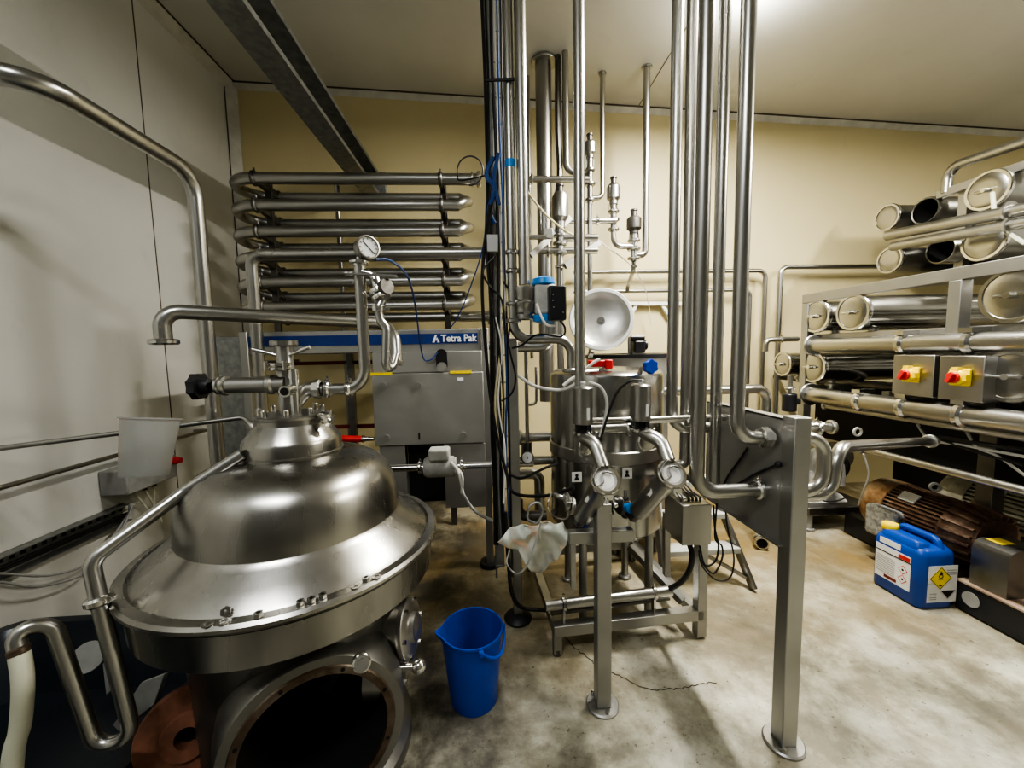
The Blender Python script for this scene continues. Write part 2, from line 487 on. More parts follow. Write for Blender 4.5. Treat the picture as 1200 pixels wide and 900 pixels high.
pts.append(V((at(577, 372, Y=Yb).x, Yb, zb[5])))
coil = Thing('holding_tube_coil', 'serpentine stack of steel holding tubes mounted high along the back wall', 'pipe coil', (-.6, (Yf+Yb)/2, zb[5]-.05))
coil.part('serpentine_tube', MB().sweep(pts, .042, 16), M['pipe2'])
coil.part('end_union', MB().ring(pts[0], (1, 0, 0), .06, .03).ring(pts[0]+V((-.05, 0, 0)), (1, 0, 0), .055, .015), M['bright'])
ztop_cab = at(420, 388, Y=2.62).z
for cx in (304, 519):
    xb = at(cx, 290, Y=Yf).x
    post = MB().box((xb, (Yf+Yb)/2+.02, (zf[0]+.06)/2), (.05, .03, zf[0]+.06))
    post.box((xb, (Yf+Yb)/2, 1.45), (.08, .5, .03))
    po = coil.part('bracket_post', post, M['dark'], bevel=.002)
    for i in range(6):
        a = MB(); a.bar((xb, Yf+.03, zf[i]), (xb, Yb-.03, zb[i]), .035, .05)
        a.ring((xb, Yf, zf[i]), (1, 0, 0), .055, .03); a.ring((xb, Yb, zb[i]), (1, 0, 0), .055, .03)
        a.cyl((xb, Yf, zf[i]+.05), (xb, Yf, zf[i]+.075), .008, seg=6)
        coil.part('tube_clamp', a, M['dark'], po)
rx = at(399, 300, Y=3.7).x
single('support_rod', 'upright steel rod standing behind the tube coil', 'rod', MB().cyl((rx, 3.7, 0), (rx, 3.7, bz+.02), .022), M['pipe2'])

# pipe rising in front of the coil and running right
a0 = at(300, 380, Y=2.5)
p = path(V((a0.x, a0.y, .0)), ('z', 'r', 298), ('x', 'c', 583))
pipe('riser_pipe', 'steel pipe rising behind the centrifuge then running right across the coil', p, .034, .075, 'pipe', flanges=[(p[-1], (1, 0, 0))])

# ------------------------------------------------------------------ plate heat exchanger cabinet
Yc = 2.62
xl, xr = at(281, 396, Y=Yc).x, at(563, 396, Y=Yc).x
zr = lambda r, c=420, Y=Yc: at(c, r, Y=Y).z
t = Thing('heat_exchanger_cabinet', 'steel plate heat exchanger cabinet with a blue name stripe across its top rail', 'heat exchanger', ((xl+xr)/2, Yc+.2, 0))
rail = MB().span((xl, Yc, zr(414)), (xr, Yc+.32, zr(387)))
t.part('top_rail', rail, M['frame'], bevel=.006)
t.part('name_stripe', MB().span((xl+.004, Yc-.006, zr(404.5)), (xr-.02, Yc+.002, zr(392.5))), M['stripe'])
def lettering(body, pos, size, mat, rotx=PI/2, rotz=0, parent=None, loc0=None, off=.003, sx=1.0):
    cu = bpy.data.curves.new('lettering', 'FONT'); cu.body = body; cu.size = size; cu.extrude = .0012; cu.offset = off
    cu.align_x = 'CENTER'; cu.align_y = 'CENTER'; cu.materials.append(mat)
    tmp = bpy.data.objects.new('tmp', cu); COL.objects.link(tmp); bpy.context.view_layer.update()
    me = bpy.data.meshes.new_from_object(tmp.evaluated_get(bpy.context.evaluated_depsgraph_get())); bpy.data.objects.remove(tmp)
    if not me.materials: me.materials.append(mat)
    o = bpy.data.objects.new('lettering', me); COL.objects.link(o)
    o.rotation_euler = (rotx, 0, rotz); o.scale = (sx, 1, 1)
    if parent: o.parent = parent; o.location = V(pos)-loc0
    else: o.location = pos
    return o
tp = at(537.5, 396.5, Y=Yc-.009)
lettering('Tetra Pak', tp, .066, M['text'], parent=t.root, loc0=t.loc, off=.0016, sx=.90)
lg = at(511, 397, Y=Yc-.008); lm = MB()
for dx, pol in ((0, [(-.026, -.024), (-.006, .026), (.006, .026), (-.010, -.024)]), (0, [(-.004, -.012), (.006, .010), (.024, -.024), (.006, -.024), (.010, -.012)])):
    lm.prism(pol, lg, (1, 0, 0), (0, 0, 1), (0, .002, 0))
t.part('triangle_emblem', lm, M['text'])
# posts and feet
for x_, w_ in ((xr+.028, .05), (xl+.03, .05)):
    t.part('post', MB().span((x_-w_/2, Yc-.02, .02), (x_+w_/2, Yc+.05, zr(387))), M['frame'], bevel=.004)
    t.part('foot', footplate(x_, Yc+.015, .075, .03), M['black'])
# front plate with cut-out
px0, px1 = at(437, 470, Y=Yc-.05).x, at(567, 470, Y=Yc-.05).x
ya = Yc-.05
zz = lambda r: at(500, r, Y=ya).z
xx = lambda c, r=480: at(c, r, Y=ya).x
main = MB().span((px0, ya, zz(521)), (px1, ya+.12, zz(437)))
t.part('front_plate', main, M['sheet'], bevel=.004)
t.part('top_flap', MB().span((px0+.005, ya+.01, zz(436.5)), (px1-.005, ya+.12, zz(412))), M['sheet'], bevel=.004)
for u0_, u1_ in ((px0+.02, xx(472)), (xx(518), px1)): t.part('lower_panel', MB().span((u0_, ya+.02, zz(598)), (u1_, ya+.1, zz(522))), M['sheet'], bevel=.003)
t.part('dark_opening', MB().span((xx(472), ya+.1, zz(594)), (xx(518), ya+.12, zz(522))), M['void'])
for c in (448, 541):
    t.part('yellow_strip', MB().span((xx(c-12), ya-.004, zz(438.5)), (xx(c+13), ya+.004, zz(435.5))), M['yellow'])
sl = at(517.5, 422, Y=ya); s1 = MB(); n_ = 20
poly = [(.037*math.cos(2*PI*k/n_), .037*math.sin(2*PI*k/n_)+(.035 if math.sin(2*PI*k/n_) > 0 else -.03)) for k in range(n_)]
s1.prism(poly, sl+V((0, -.002, 0)), (1, 0, 0), (0, 0, 1), (0, .02, 0)); t.part('slot', s1, M['void'])
t.part('slot_cover', MB().cyl(sl+V((0, -.012, -.045)), sl+V((0, .0, -.045)), .032), M['sheet'])
for c, r in ((449, 452), (490, 452), (453, 513), (543, 510)): q = at(c, r, Y=ya); t.part('plate_bolt', MB().cyl(q+V((0, -.012, 0)), q+V((0, .005, 0)), .022, seg=16), M['frame'])
t.part('vent_slot', MB().span((xx(489), ya-.002, zz(515)), (xx(491), ya+.004, zz(507))), M['void'])
t.part('plate_tag', MB().span((xx(537), ya-.003, zz(447)), (xx(544), ya+.003, zz(443.5))), M['text'])
# frame seen left of the plate
rb = MB()
for r in (425, 500): rb.bar((xl, Yc+.25, zr(r, 400, Yc+.25)), (px0, Yc+.25, zr(r, 400, Yc+.25)), .025, .025)
t.part('tie_rod', rb, M['maroon'])
up = MB()
for c in (302, 412): q = at(c, 450, Y=Yc+.2); up.span((q.x-.02, Yc+.18, .03), (q.x+.02, Yc+.22, zr(410)))
t.part('inner_post', up, M['dark'])
t.part('side_cover', MB().span((at(243, 440, Y=Yc).x, Yc+.02, .25), (xl, Yc+.05, zr(392))), M['galv'], bevel=.003)
q = at(415, 513, Y=Yc-.02)
t.part('red_clamp_arm', MB().tube([q+V((-.12, 0, 0)), q+V((.05, 0, -.01))], .022), M['red'])
t.part('clamp_arm_nose', MB().cyl(q+V((.05, 0, -.01)), q+V((.13, 0, -.012)), .018, .012).ring(q+V((.06, 0, -.01)), (1, 0, 0), .025, .02), M['bright'])
for r in (405, 455, 478, 507, 530, 565):   # flanged ports on the right side
    q = at(577, r, Y=2.75); t.part('side_port', MB().cyl(q+V((-.06, 0, 0)), q+V((.05, 0, 0)), .03).ring(q+V((.04, 0, 0)), (1, 0, 0), .042, .025), M['pipe'])

# flow meter line in front of the cabinet
f0 = at(430, 550, Y=2.3); p = path(f0, ('x', 'c', 625)); c0 = mv(f0, 'x', 'c', 516)
t = Thing('flow_meter', 'pale box flow meter on a thin horizontal pipe before the cabinet', 'flow meter', c0-V((0, 0, .1)))
t.part('tube', MB().tube([p[0], p[1]], .021), M['bright'])
t.part('meter_body', MB().cyl(c0+V((-.08, 0, 0)), c0+V((.08, 0, 0)), .062).ring(c0+V((-.085, 0, 0)), X_, .055, .02).ring(c0+V((.085, 0, 0)), X_, .055, .02), M['pump'])
t.part('terminal_head', MB().box(c0+V((0, -.02, .085)), (.12, .10, .07)), M['pump'], bevel=.012)
for dx in (-.12, .13): t.part('clamp', clampmb(c0+V((dx, 0, 0)), X_, .026), M['bright'])
cb = MB()
for k, (a, bb, c_) in enumerate((((528, 541), (537, 553), (543, 580)), ((528, 543), (541, 556), (541, 578)))):
    cb.cable([at(*a, Y=2.26), at(*bb, Y=2.2), at(c_[0], c_[1], Y=2.22)], .008)
single('meter_cable', 'pair of white cables drooping from the flow meter', 'cable', cb, M['white'])
single('meter_conduit', 'thin grey conduit slanting from the white cables down to the cable ladder', 'conduit',
       MB().cable([at(541, 576, Y=2.22), at(556, 598, Y=2.2), at(578, 611, Y=2.1), at(596, 622, Y=2.08)], .009), M['grey'])

# ------------------------------------------------------------------ centrifuge (separator)
SC = V((-.70, 1.40, 0))
sep = Thing('milk_separator', 'large domed stainless steel centrifuge with a wide round hood', 'separator', SC)
hoodp = [(.38, .712), (.446, .712), (.459, .719), (.465, .82), (.478, .828), (.486, .838), (.486, .847), (.478, .855), (.455, .858), (.447, .853), (.440, .860),
         (.40, .893), (.365, .92), (.349, .934), (.347, .937), (.346, .96), (.342, 1.0), (.332, 1.045), (.313, 1.085), (.282, 1.117), (.245, 1.138), (.2, 1.151), (.164, 1.159)]
sep.part('hood', MB().lathe(hoodp, SC, Z_, 96), M['hood'], sharp=28)
rimseal = MB().lathe([(.464, .818), (.469, .82), (.469, .826), (.464, .828)], SC, Z_, 96, close=True); sep.part('rim_gasket', rimseal, M['void'])
sep.part('neck', MB().lathe([(.163, 1.155), (.163, 1.168), (.158, 1.172), (.157, 1.206), (.151, 1.217), (.122, 1.255), (.114, 1.266), (.112, 1.285), (.112, 1.286)], SC, Z_, 64), M['hood'], sharp=28)
cap = sep.part('cap_plate', MB().lathe([(0, 1.284), (.116, 1.284), (.118, 1.288), (.118, 1.294), (.113, 1.298), (0, 1.298)], SC, Z_, 64), M['steel'])
for k in range(8):
    a = 2*PI*k/8+.3; q = SC+V((.098*math.cos(a), .098*math.sin(a), 1.297))
    sep.part('cap_bolt', MB().cyl(q, q+V((0, 0, .022)), .0085, seg=12).ball(q+V((0, 0, .022)), .0085, squash=.5, seg=12), M['bright'], cap)
# valve block on the cap
vb = SC+V((-.005, -.01, 1.297))
zt = lambda r: at(333, r, Y=1.39).z
sep.part('valve_stem', MB().lathe([(.030, 0), (.030, zt(430)-1.297), (.027, zt(428)-1.297), (.027, zt(406)-1.297)], vb, Z_, 24), M['steel'])
top = V((vb.x, vb.y, zt(404)))
sep.part('stem_disc', MB().lathe([(0, 0), (.040, 0), (.044, .003), (.044, .017), (.040, .02), (0, .02)], top-V((0, 0, .005)), Z_, 32), M['steel'])
for s_ in (-1, 1):
    sep.part('stem_handle', MB().cyl(top+V((s_*.022, -.012, -.035)), top+V((s_*.095, -.02, -.012+.002*s_)), .006, .0065, seg=12), M['bright'])
sep.part('sight_tube', MB().cyl(vb+V((.040, -.03, 0)), vb+V((.040, -.03, zt(432)-1.297)), .016).cyl(vb+V((.034, -.04, .088)), vb+V((.034, -.085, .086)), .019), M['bright'])
sep.part('sight_port', MB().cyl(vb+V((.034, -.083, .086)), vb+V((.034, -.0875, .086)), .013), M['void'])
ay = SC.y-.03; az = at(300, 451, Y=ay).z
xc_ = lambda c: at(c, 451, Y=ay).x
act = sep.part('actuator_cylinder', MB().cyl((xc_(262), ay, az), (xc_(336), ay, az), .027, seg=28), M['steel'])
for c_r, r_r, w_r in ((264, .034, .018), (257, .030, .016), (318, .034, .026)): sep.part('actuator_ring', MB().ring((xc_(c_r), ay, az), X_, r_r, w_r), M['pipe'], act)
sep.part('knob_shaft', MB().cyl((xc_(240), ay-.005, az), (xc_(262), ay, az), .007, seg=12), M['black'], act)
kn = MB(); kx = xc_(234)
kn.prism([((.040+.006*(k % 2))*math.cos(2*PI*k/16), (.040+.006*(k % 2))*math.sin(2*PI*k/16)) for k in range(16)], (kx-.012, ay-.005, az), (0, 1, .0), (0, 0, 1), (.024, 0, 0))
kn.lathe([(0, 0), (.026, 0), (.028, .01), (.024, .03), (.012, .036), (0, .036)], (kx+.006, ay-.005, az), X_, 20)
sep.part('hand_knob', kn, M['blackp'], act)
cl2 = MB(); q = at(328, 427, Y=1.37); cl2.ring(q, Z_, .036, .012).ring(q+V((0, 0, -.014)), Z_, .036, .012).cyl(q+V((-.03, -.03, -.02)), q+V((-.03, -.03, .012)), .006, seg=8).cyl(q+V((.03, -.03, -.02)), q+V((.03, -.03, .012)), .006, seg=8)
sep.part('stem_clamp', cl2, M['bright'])
q = at(382, 490, Y=1.34)
sep.part('nozzle_fitting', MB().lathe([(.012, -.03), (.018, -.02), (.018, 0), (.022, .002), (.022, .018), (.012, .022), (.008, .03), (0, .03)], q, (1, -.6, -.3), 16).cyl(q+V((.02, -.01, .01)), q+V((.025, -.012, .03)), .004, seg=8), M['bright'])
# outlet to the standpipe
ou = at(352, 457, Y=1.40)
sep.part('outlet_elbow', MB().tube([V((vb.x+.02, vb.y, 1.33)), ou+V((.02, .0, .0)), ou+V((.06, 0, .004))], .026, .03).lathe([(.026, 0), (.033, .004), (.035, .022), (.026, .028)], ou+V((.045, 0, .002)), X_, 8), M['pipe'])

# frame body with the big round opening, cut with a boolean
nrm = V((.40, -.9, .03)).normalized()
hc = at(372, 868, Y=1.05); side = V((-nrm.y, nrm.x, 0)).normalized()*-1   # towards the right of the picture
if side.x < 0: side = -side
bodyp = [(.0, .012), (.36, .012), (.36, .06), (.335, .09), (.335, .45), (.345, .58), (.375, .69), (.39, .735), (0, .735)]
b1 = make('tmp_body', MB().lathe(bodyp, SC, Z_, 64), M['casting'])
back = SC+V((0, 0, .36))
b2 = make('tmp_boss', MB().lathe([(0, -.30), (.272, -.30), (.262, -.10), (.245, .0), (.240, .006), (0, .006)], hc, nrm, 64), M['casting'])
b3 = make('tmp_cut', MB().lathe([(0, -.42), (.196, -.42), (.196, .05), (0, .05)], hc, nrm, 64), M['void'])
b4 = make('tmp_side', MB().lathe([(0, -.1), (.17, -.1), (.17, .0), (.165, .005), (0, .005)], SC+V((0, 0, .40))+V((.33, 0, 0)), V((1, -.1, 0)), 48), M['casting'])
for oth, op in ((b2, 'UNION'), (b4, 'UNION'), (b3, 'DIFFERENCE')):
    md = b1.modifiers.new('b', 'BOOLEAN'); md.object = oth; md.operation = op; md.solver = 'EXACT'
dg = bpy.context.evaluated_depsgraph_get(); dg.update()
me = bpy.data.meshes.new_from_object(b1.evaluated_get(dg)); me.transform(Matrix.Translation(-SC))
for o in (b1, b2, b3, b4): bpy.data.objects.remove(o)
me.polygons.foreach_set('use_smooth', [True]*len(me.polygons)); me.set_sharp_from_angle(angle=math.radians(32))
if not me.materials: me.materials.append(M['casting'])
fb = bpy.data.objects.new('frame_body', me); COL.objects.link(fb); fb.parent = sep.root
op = sep.part('opening_rim', MB().lathe([(.192, -.008), (.192, .008), (.212, .008), (.216, .004), (.216, -.008)], hc+nrm*.002, nrm, 64, close=True), M['rim'])
u_, w_, _d = frame_of(nrm)
for k in range(8):
    q = hc+nrm*.009+(u_*math.cos(.4+k*PI/4)+w_*math.sin(.4+k*PI/4))*.203; sep.part('bolt_hole', MB().cyl(q, q+nrm*.002, .006, seg=8), M['void'], op)
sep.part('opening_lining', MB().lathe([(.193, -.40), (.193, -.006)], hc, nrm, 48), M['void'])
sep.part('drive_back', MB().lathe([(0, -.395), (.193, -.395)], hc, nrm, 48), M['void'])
sep.part('drive_shaft', MB().lathe([(0, -.39), (.05, -.39), (.045, -.3), (.02, -.29), (.02, -.24), (0, -.24)], hc+side*.03+V((0, 0, .03)), nrm, 24)
         .box(hc-nrm*.25+side*.05+V((0, 0, -.02)), (.03, .03, .09), Matrix.Rotation(.5, 3, 'Y')), M['dark'])
q = at(424, 777, Y=1.02)
sep.part('plug_bolt', MB().lathe([(.024, -.03), (.024, .002), (.02, .006), (.013, .006), (.013, .018), (0, .018)], q, nrm+V((0, 0, .5)), 20), M['bright'])
sc_ = SC+V((0, 0, .60))+V((.39, -.07, 0))
dcov = V((1, -.12, .12)).normalized(); qc = at(473, 736, Y=1.33)
cv = sep.part('side_cover', MB().lathe([(.0, -.12), (.088, -.12), (.088, .006), (.098, .008), (.1, .014), (.1, .026), (.095, .03), (.05, .036), (.045, .05), (.018, .052), (0, .06)], qc, dcov, 40), M['steel'])
bb = MB(); bolts(bb, qc+dcov*.028, .088, 6, dcov, .008, .012); sep.part('cover_bolt', bb, M['bright'], cv)
q = at(491, 781, Y=1.24); sep.part('ball_knob', MB().ball(q, .024).cyl(q-X_*.1, q, .012), M['bright'])
q2 = at(474, 850, Y=1.13)
rbb = MB()
pl = MB().lathe([(0, -.1), (.10, -.1), (.10, 0), (.098, .008), (0, .008)], SC+V((.345, -.06, .36)), X_, 40); sep.part('side_plate', pl, M['steel'])
bolts(rbb, SC+V((.352, -.06, .36)), .088, 10, X_, .008, .012); sep.part('side_bolt', rbb, M['bright'])

# loose nuts and washers lying on the rim
def nutmb(q, r=.011, h=.011, tilt=(0, 0, 1)):
    return MB().lathe([(r*.5, 0), (r, 0), (r, h), (r*.5, h)], q, tilt, 6, close=True)
zrim = .857
nuts = [('washer', 240, 734, 'grey washer lying flat, leftmost of the loose bits on the hood rim'), ('hex_nut', 266, 720, 'steel nut tipped on edge at the hood rim, first from the left'),
        ('washer', 261, 729, 'small washer under the leftmost tipped nut on the hood rim'), ('hex_nut', 303, 722, 'lone small nut on the front of the hood rim'),
        ('hex_nut', 352, 708, 'nut at the left end of the close row of three on the rim'), ('hex_nut', 365, 705, 'middle nut of the close row of three on the rim'),
        ('hex_nut', 378, 700, 'nut at the right end of the close row of three on the rim'), ('washer', 417, 687, 'washer left of the rightmost nut on the hood rim'),
        ('hex_nut', 429, 680, 'rightmost steel nut lying on the hood rim'), ('washer', 442, 676, 'washer right of the rightmost nut on the hood rim')]
for n_, c, r, lab in nuts:
    q = at(c, r, Z=zrim+.001)
    rad = (V((q.x, q.y, 0))-SC); rad = rad.normalized()*min(rad.length, .472); q = SC+rad+V((0, 0, zrim))
    if n_ == 'washer': mb = MB().lathe([(.007, 0), (.013, 0), (.013, .002), (.007, .002)], q, Z_, 20, close=True)
    elif c == 266: mb = nutmb(q+V((0, 0, .011)), .012, .010, (.3, -1, .2))
    else: mb = nutmb(q)
    single(n_, lab, 'washer' if n_ == 'washer' else 'nut', mb, M['pipe2'], 'loose nuts and washers on the hood rim')

# ------------------------------------------------------------------ standpipe with gauge and swan-neck pipe
yS = 1.40
s0 = at(425, 380, Y=yS)
p = path(mv(ou, 'x', 'c', 372), ('x', 'to', s0.x), ('z', 'r', 312))
zS = p[-1]
t = Thing('gauge_standpipe', 'steel standpipe carrying a round pressure gauge beside the separator', 'pipe', p[1])
t.part('tube', MB().tube(p, .0195, .07, 18, 9), M['pipe'])
for c in (384, 409): q = mv(p[0], 'x', 'c', c); t.part('clamp', clampmb(q, X_, .021), M['bright'])
t.part('tee', MB().cyl(zS+V((0, 0, -.0)), zS+V((0, 0, .012)), .022).ring(zS+V((0, 0, .012)), Z_, .033, .014).cyl(zS+V((0, 0, .01)), zS+V((0, 0, .03)), .010).tube([zS+V((0, 0, -.02)), zS+V((.045, 0, -.03)), zS+V((.06, -.01, -.075))], .017, .02), M['bright'])
g = at(431, 290, Y=yS-.01); gd = V((.62, -.75, .05)).normalized()
ga = t.part('gauge_case', MB().lathe([(0, -.034), (.036, -.034), (.038, -.03), (.038, .0), (.040, .002), (.040, .008), (.035, .009), (.035, .003), (0, .003)], g, gd, 36).cyl(V((g.x, g.y, zS.z+.02)), V((g.x, g.y, g.z-.03)), .007), M['pipe2'])
t.part('gauge_dial', MB().lathe([(0, .0035), (.034, .0035)], g, gd, 36), M['paper'], ga)
u_, w_, _d = frame_of(gd); nd = MB(); nd.bar(g+gd*.005-(u_*.02+w_*.02), g+gd*.005+(u_*.018+w_*.018), .003, .001, gd)
for k in range(9):
    a = -2.2+k*.55; dd = u_*math.cos(a)+w_*math.sin(a); nd.bar(g+gd*.0045+dd*.025, g+gd*.0045+dd*.031, .002, .001, gd)
t.part('gauge_needle', nd, M['black'], ga)
# butterfly valve and the twin drops
v0 = zS+V((.06, -.01, -.078))
t2 = Thing('butterfly_valve', 'hand valve with a flat lever hanging off the gauge standpipe', 'valve', v0-V((0, 0, .05)))
vd = V((.4, -.2, -.9)).normalized()
t2.part('valve_body', MB().ring(v0+vd*.012, vd, .034, .022).ring(v0+vd*.034, vd, .034, .016), M['bright'])
t2.part('lever', MB().bar(v0+V((-.085, -.03, .045)), v0+V((.075, -.035, .035)), .02, .006).cyl(v0+V((-.095, -.03, .045)), v0+V((-.07, -.03, .045)), .009), M['pipe'])
t2.part('disc_cover', MB().lathe([(0, -.01), (.026, -.01), (.026, .01), (0, .012)], at(452, 336, Y=1.36), (.7, -.6, .1), 24), M['dark'])
v1 = v0+vd*.045
dp = [v1, at(443, 362, Y=1.37), at(446, 376, Y=1.37), at(453, 385, Y=1.37), at(452, 425, Y=1.36), at(455, 433, Y=1.37), at(461, 428, Y=1.39), at(464, 415, Y=1.41)]
pipe('drop_pipe', 'short wavy steel pipe dropping from the hand valve to a return bend', dp, .0145, .03, 'pipe', clamps=[(dp[1], (0, 0, 1))])
sw = at(210, 366, Y=1.62)
p = [at(192, 402, Y=1.62), None, None, at(448, 379, Y=2.15), at(463, 397, Y=2.1), at(465, 425, Y=2.05)]
p[1] = mv(p[0], 'z', 'r', 364); p[2] = lerp(p[1], at(440, 378, Y=2.15), .5); p[3] = at(452, 379, Y=2.15)
pipe('swan_neck_pipe', 'long steel pipe with a downturned open flanged end above the separator', [p[0], p[1], p[3], p[4], p[5]], .0295, .085, 'pipe',
     extra=[('flange', MB().ring(p[0]+V((0, 0, .004)), Z_, .050, .022, .028), 'bright'), ('sleeve', MB().ring(p[5], Z_, .034, .03), 'pipe')])
single('gauge_cable', 'thin blue cable arching from the gauge down to the cabinet', 'cable',
       MB().cable([at(440, 304, Y=1.42), at(458, 306, Y=1.5), at(478, 325, Y=1.8), at(487, 360, Y=2.1), at(492, 400, Y=2.4), at(497, 421, Y=2.54), at(506, 421, Y=2.55), at(513, 413, Y=2.555)], .0045), M['bluecable'])

# ------------------------------------------------------------------ drain pipe of the hood with hose
dp = [at(284, 532, Y=1.27), at(215, 577, Y=1.20), at(106, 657, Y=1.04), at(116, 703, Y=1.03), at(156, 862, Y=1.03), at(113, 878, Y=1.02), at(62, 730, Y=1.02), at(16, 738, Y=.98), at(23, 768, Y=.97)]
t = Thing('drain_pipe', 'bent steel drain pipe running off the hood into a double bend', 'pipe', dp[5])
t.part('tube', MB().tube(dp, .0185, .045, 16, 8), M['pipe'])
t.part('union', clampmb(dp[3], (dp[4]-dp[3]), .021, .024), M['bright'])
t.part('end_band', MB().ring(dp[8]+V((0, 0, .012)), (dp[8]-dp[7]), .0212, .02), M['rim'])
hd = [dp[8]+V((0, 0, .014)), at(27, 800, Y=.96), at(24, 850, Y=.96), at(14, 905, Y=.95), V((-1.25, .93, .02))]
single('drain_hose', 'milky plastic hose pushed onto the end of the drain pipe', 'hose', MB().sweep(spline(hd, 8), .0195, 14), M['hose'])

# black tub below, scraps in it
tx0, tx1, ty0, ty1 = -2.26, -1.10, .35, 1.85
t = Thing('black_tub', 'large black plastic tub on the floor under the drain pipe', 'tub', ((tx0+tx1)/2, (ty0+ty1)/2, 0))
def rr(cx, cy, hx, hy, z, r, n=6):
    out = []
    for (sx, sy, a0) in ((1, 1, 0), (-1, 1, PI/2), (-1, -1, PI), (1, -1, 1.5*PI)):
        for k in range(n+1):
            a = a0+PI/2*k/n; out.append(V((cx+sx*(hx-r)+r*math.cos(a), cy+sy*(hy-r)+r*math.sin(a), z)))
    return out
cx, cy, hx, hy = (tx0+tx1)/2, (ty0+ty1)/2, (tx1-tx0)/2, (ty1-ty0)/2
t.part('shell', MB().loft([rr(cx, cy, hx-.14, hy-.14, .01, .1), rr(cx, cy, hx-.06, hy-.06, .27, .12), rr(cx, cy, hx, hy, .27, .14), rr(cx, cy, hx, hy, .30, .14), rr(cx, cy, hx-.05, hy-.05, .305, .12), rr(cx, cy, hx-.07, hy-.07, .27, .12), rr(cx, cy, hx-.15, hy-.15, .05, .1)]), M['tub'])
single('round_lid', 'small pale round lid lying in the black tub', 'lid', MB().lathe([(0, 0), (.05, 0), (.052, .004), (.05, .008), (0, .008)], at(104, 770, Y=1.42), (.25, -.85, .5), 28), M['grey'])
for lab, pts_ in (('grey crumpled strip of sheet upright in the black tub', ((120, 778), (135, 772), (140, 800), (124, 815))), ('longer grey offcut leaning behind the drain pipe bend', ((165, 800), (192, 790), (180, 826), (140, 858), (132, 850)))):
    mb = MB(); y_ = 1.35; P_ = [at(*q_, Y=y_) for q_ in pts_]; b_ = len(mb.v)
    mb.v += P_+[q_+V((.01, .012, 0)) for q_ in P_]; n_ = len(P_); mb.f.append(tuple(range(n_))[::-1]); mb.f.append(tuple(range(n_, 2*n_)))
    for k in range(n_): mb.f.append((k, (k+1) % n_, n_+(k+1) % n_, n_+k))
    single('sheet_offcut', lab, 'offcut', mb, M['grey'], bevel=.002)
# rusty flange beside the frame
rc = at(222, 858, Y=1.17); rd = V((.35, -.9, .25)).normalized()
t = Thing('rusty_flange', 'rust brown cast flange with a dark hole beside the separator frame', 'flange', V((rc.x, rc.y, .012)))
t.part('plate', MB().lathe([(.03, -.02), (.13, -.02), (.135, -.012), (.135, .01), (.13, .016), (.07, .02), (.065, .03), (.03, .032)], rc, rd, 40, close=True), M['rust'])
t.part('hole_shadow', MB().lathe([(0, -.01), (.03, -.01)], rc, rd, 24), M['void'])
t.part('pedestal', MB().span((rc.x-.09, rc.y+.01, .012), (rc.x+.09, rc.y+.1, rc.z-.05)), M['rust'], bevel=.01)

# ------------------------------------------------------------------ things on the left wall
a = at(-5, 526, X=-2.2); c_ = at(286, 489, Y=2.12)
q = [a, lerp(a, c_, 1), c_+V((.03, 0, -.09))]
pipe('upper_thin_pipe', 'thin steel pipe slanting off the left wall to behind the hood, upper of two', [V((XL+.005, a.y-.1, a.z)), a, c_, at(295, 500, Y=2.1), at(296, 530, Y=2.1)], .0125, .04, 'pipe2')
l0 = at(-5, 573, X=-2.2); l1 = mv(l0, 'y', 'c', 243)
pipe('lower_thin_pipe', 'thin steel pipe along the left wall below the jug, lower of two', [V((l0.x, YF+1.8, l0.z)), l1, l1+V((-.095, 0, 0))], .0125, .03, 'pipe2')
# perforated tray
ta = at(0, 662, X=-2.27); tb = at(148, 583, X=-2.27)
tl = Thing('cable_tray', 'perforated steel cable tray fixed along the left wall', 'cable tray', (XL+.05, 1.9, ta.z-.06))
zt0 = (ta.z+tb.z)/2; y1 = tb.y; y0_ = .6; h_ = .105
tr = MB(); tr.span((XL+.001, y0_, zt0-h_), (XL+.006, y1, zt0)); tr.span((XL+.001, y0_, zt0-h_), (XL+.06, y1, zt0-h_+.005)); tr.span((XL+.001, y0_, zt0-.005), (XL+.06, y1, zt0))
tl.part('channel', tr, M['galv'])
nc = 2*int((y1-y0_)/.045)
wb = MB().grid(lambda u, v: (XL+.007, y0_+.002+(y1-y0_-.004)*u, zt0-h_+.006+(h_-.012)*v), nc, 5)
wo = tl.part('perforated_web', wb, M['galv']); wo.data.materials.append(M['void'])
for pi, pf_ in enumerate(wo.data.polygons):
    if (pi//5) % 2 and pi % 5 in (1, 3): pf_.material_index = 1
for k, zz_ in enumerate((zt0-.075, zt0-.06)):
    single('tray_cable', ('dark cable lying in the wall tray' if k == 0 else 'second dark cable above it in the wall tray'), 'cable', MB().cable([V((XL+.03+.012*k, y0_, zz_)), V((XL+.034, 1.4, zz_+.01)), V((XL+.03+.01*k, y1, zz_))], .009), M['black'])
for k, (pts_) in enumerate((((0, 672), (60, 674), (110, 655), (148, 606), (152, 590)), ((0, 682), (50, 687), (105, 668), (140, 625), (156, 592)))):
    single('hanging_cable', ('upper thin cable sagging below the wall tray' if k == 0 else 'lower thin cable sagging below the wall tray'), 'cable', MB().cable([at(*q_, X=-2.24+.02*k) for q_ in pts_], .006), M['grey'])
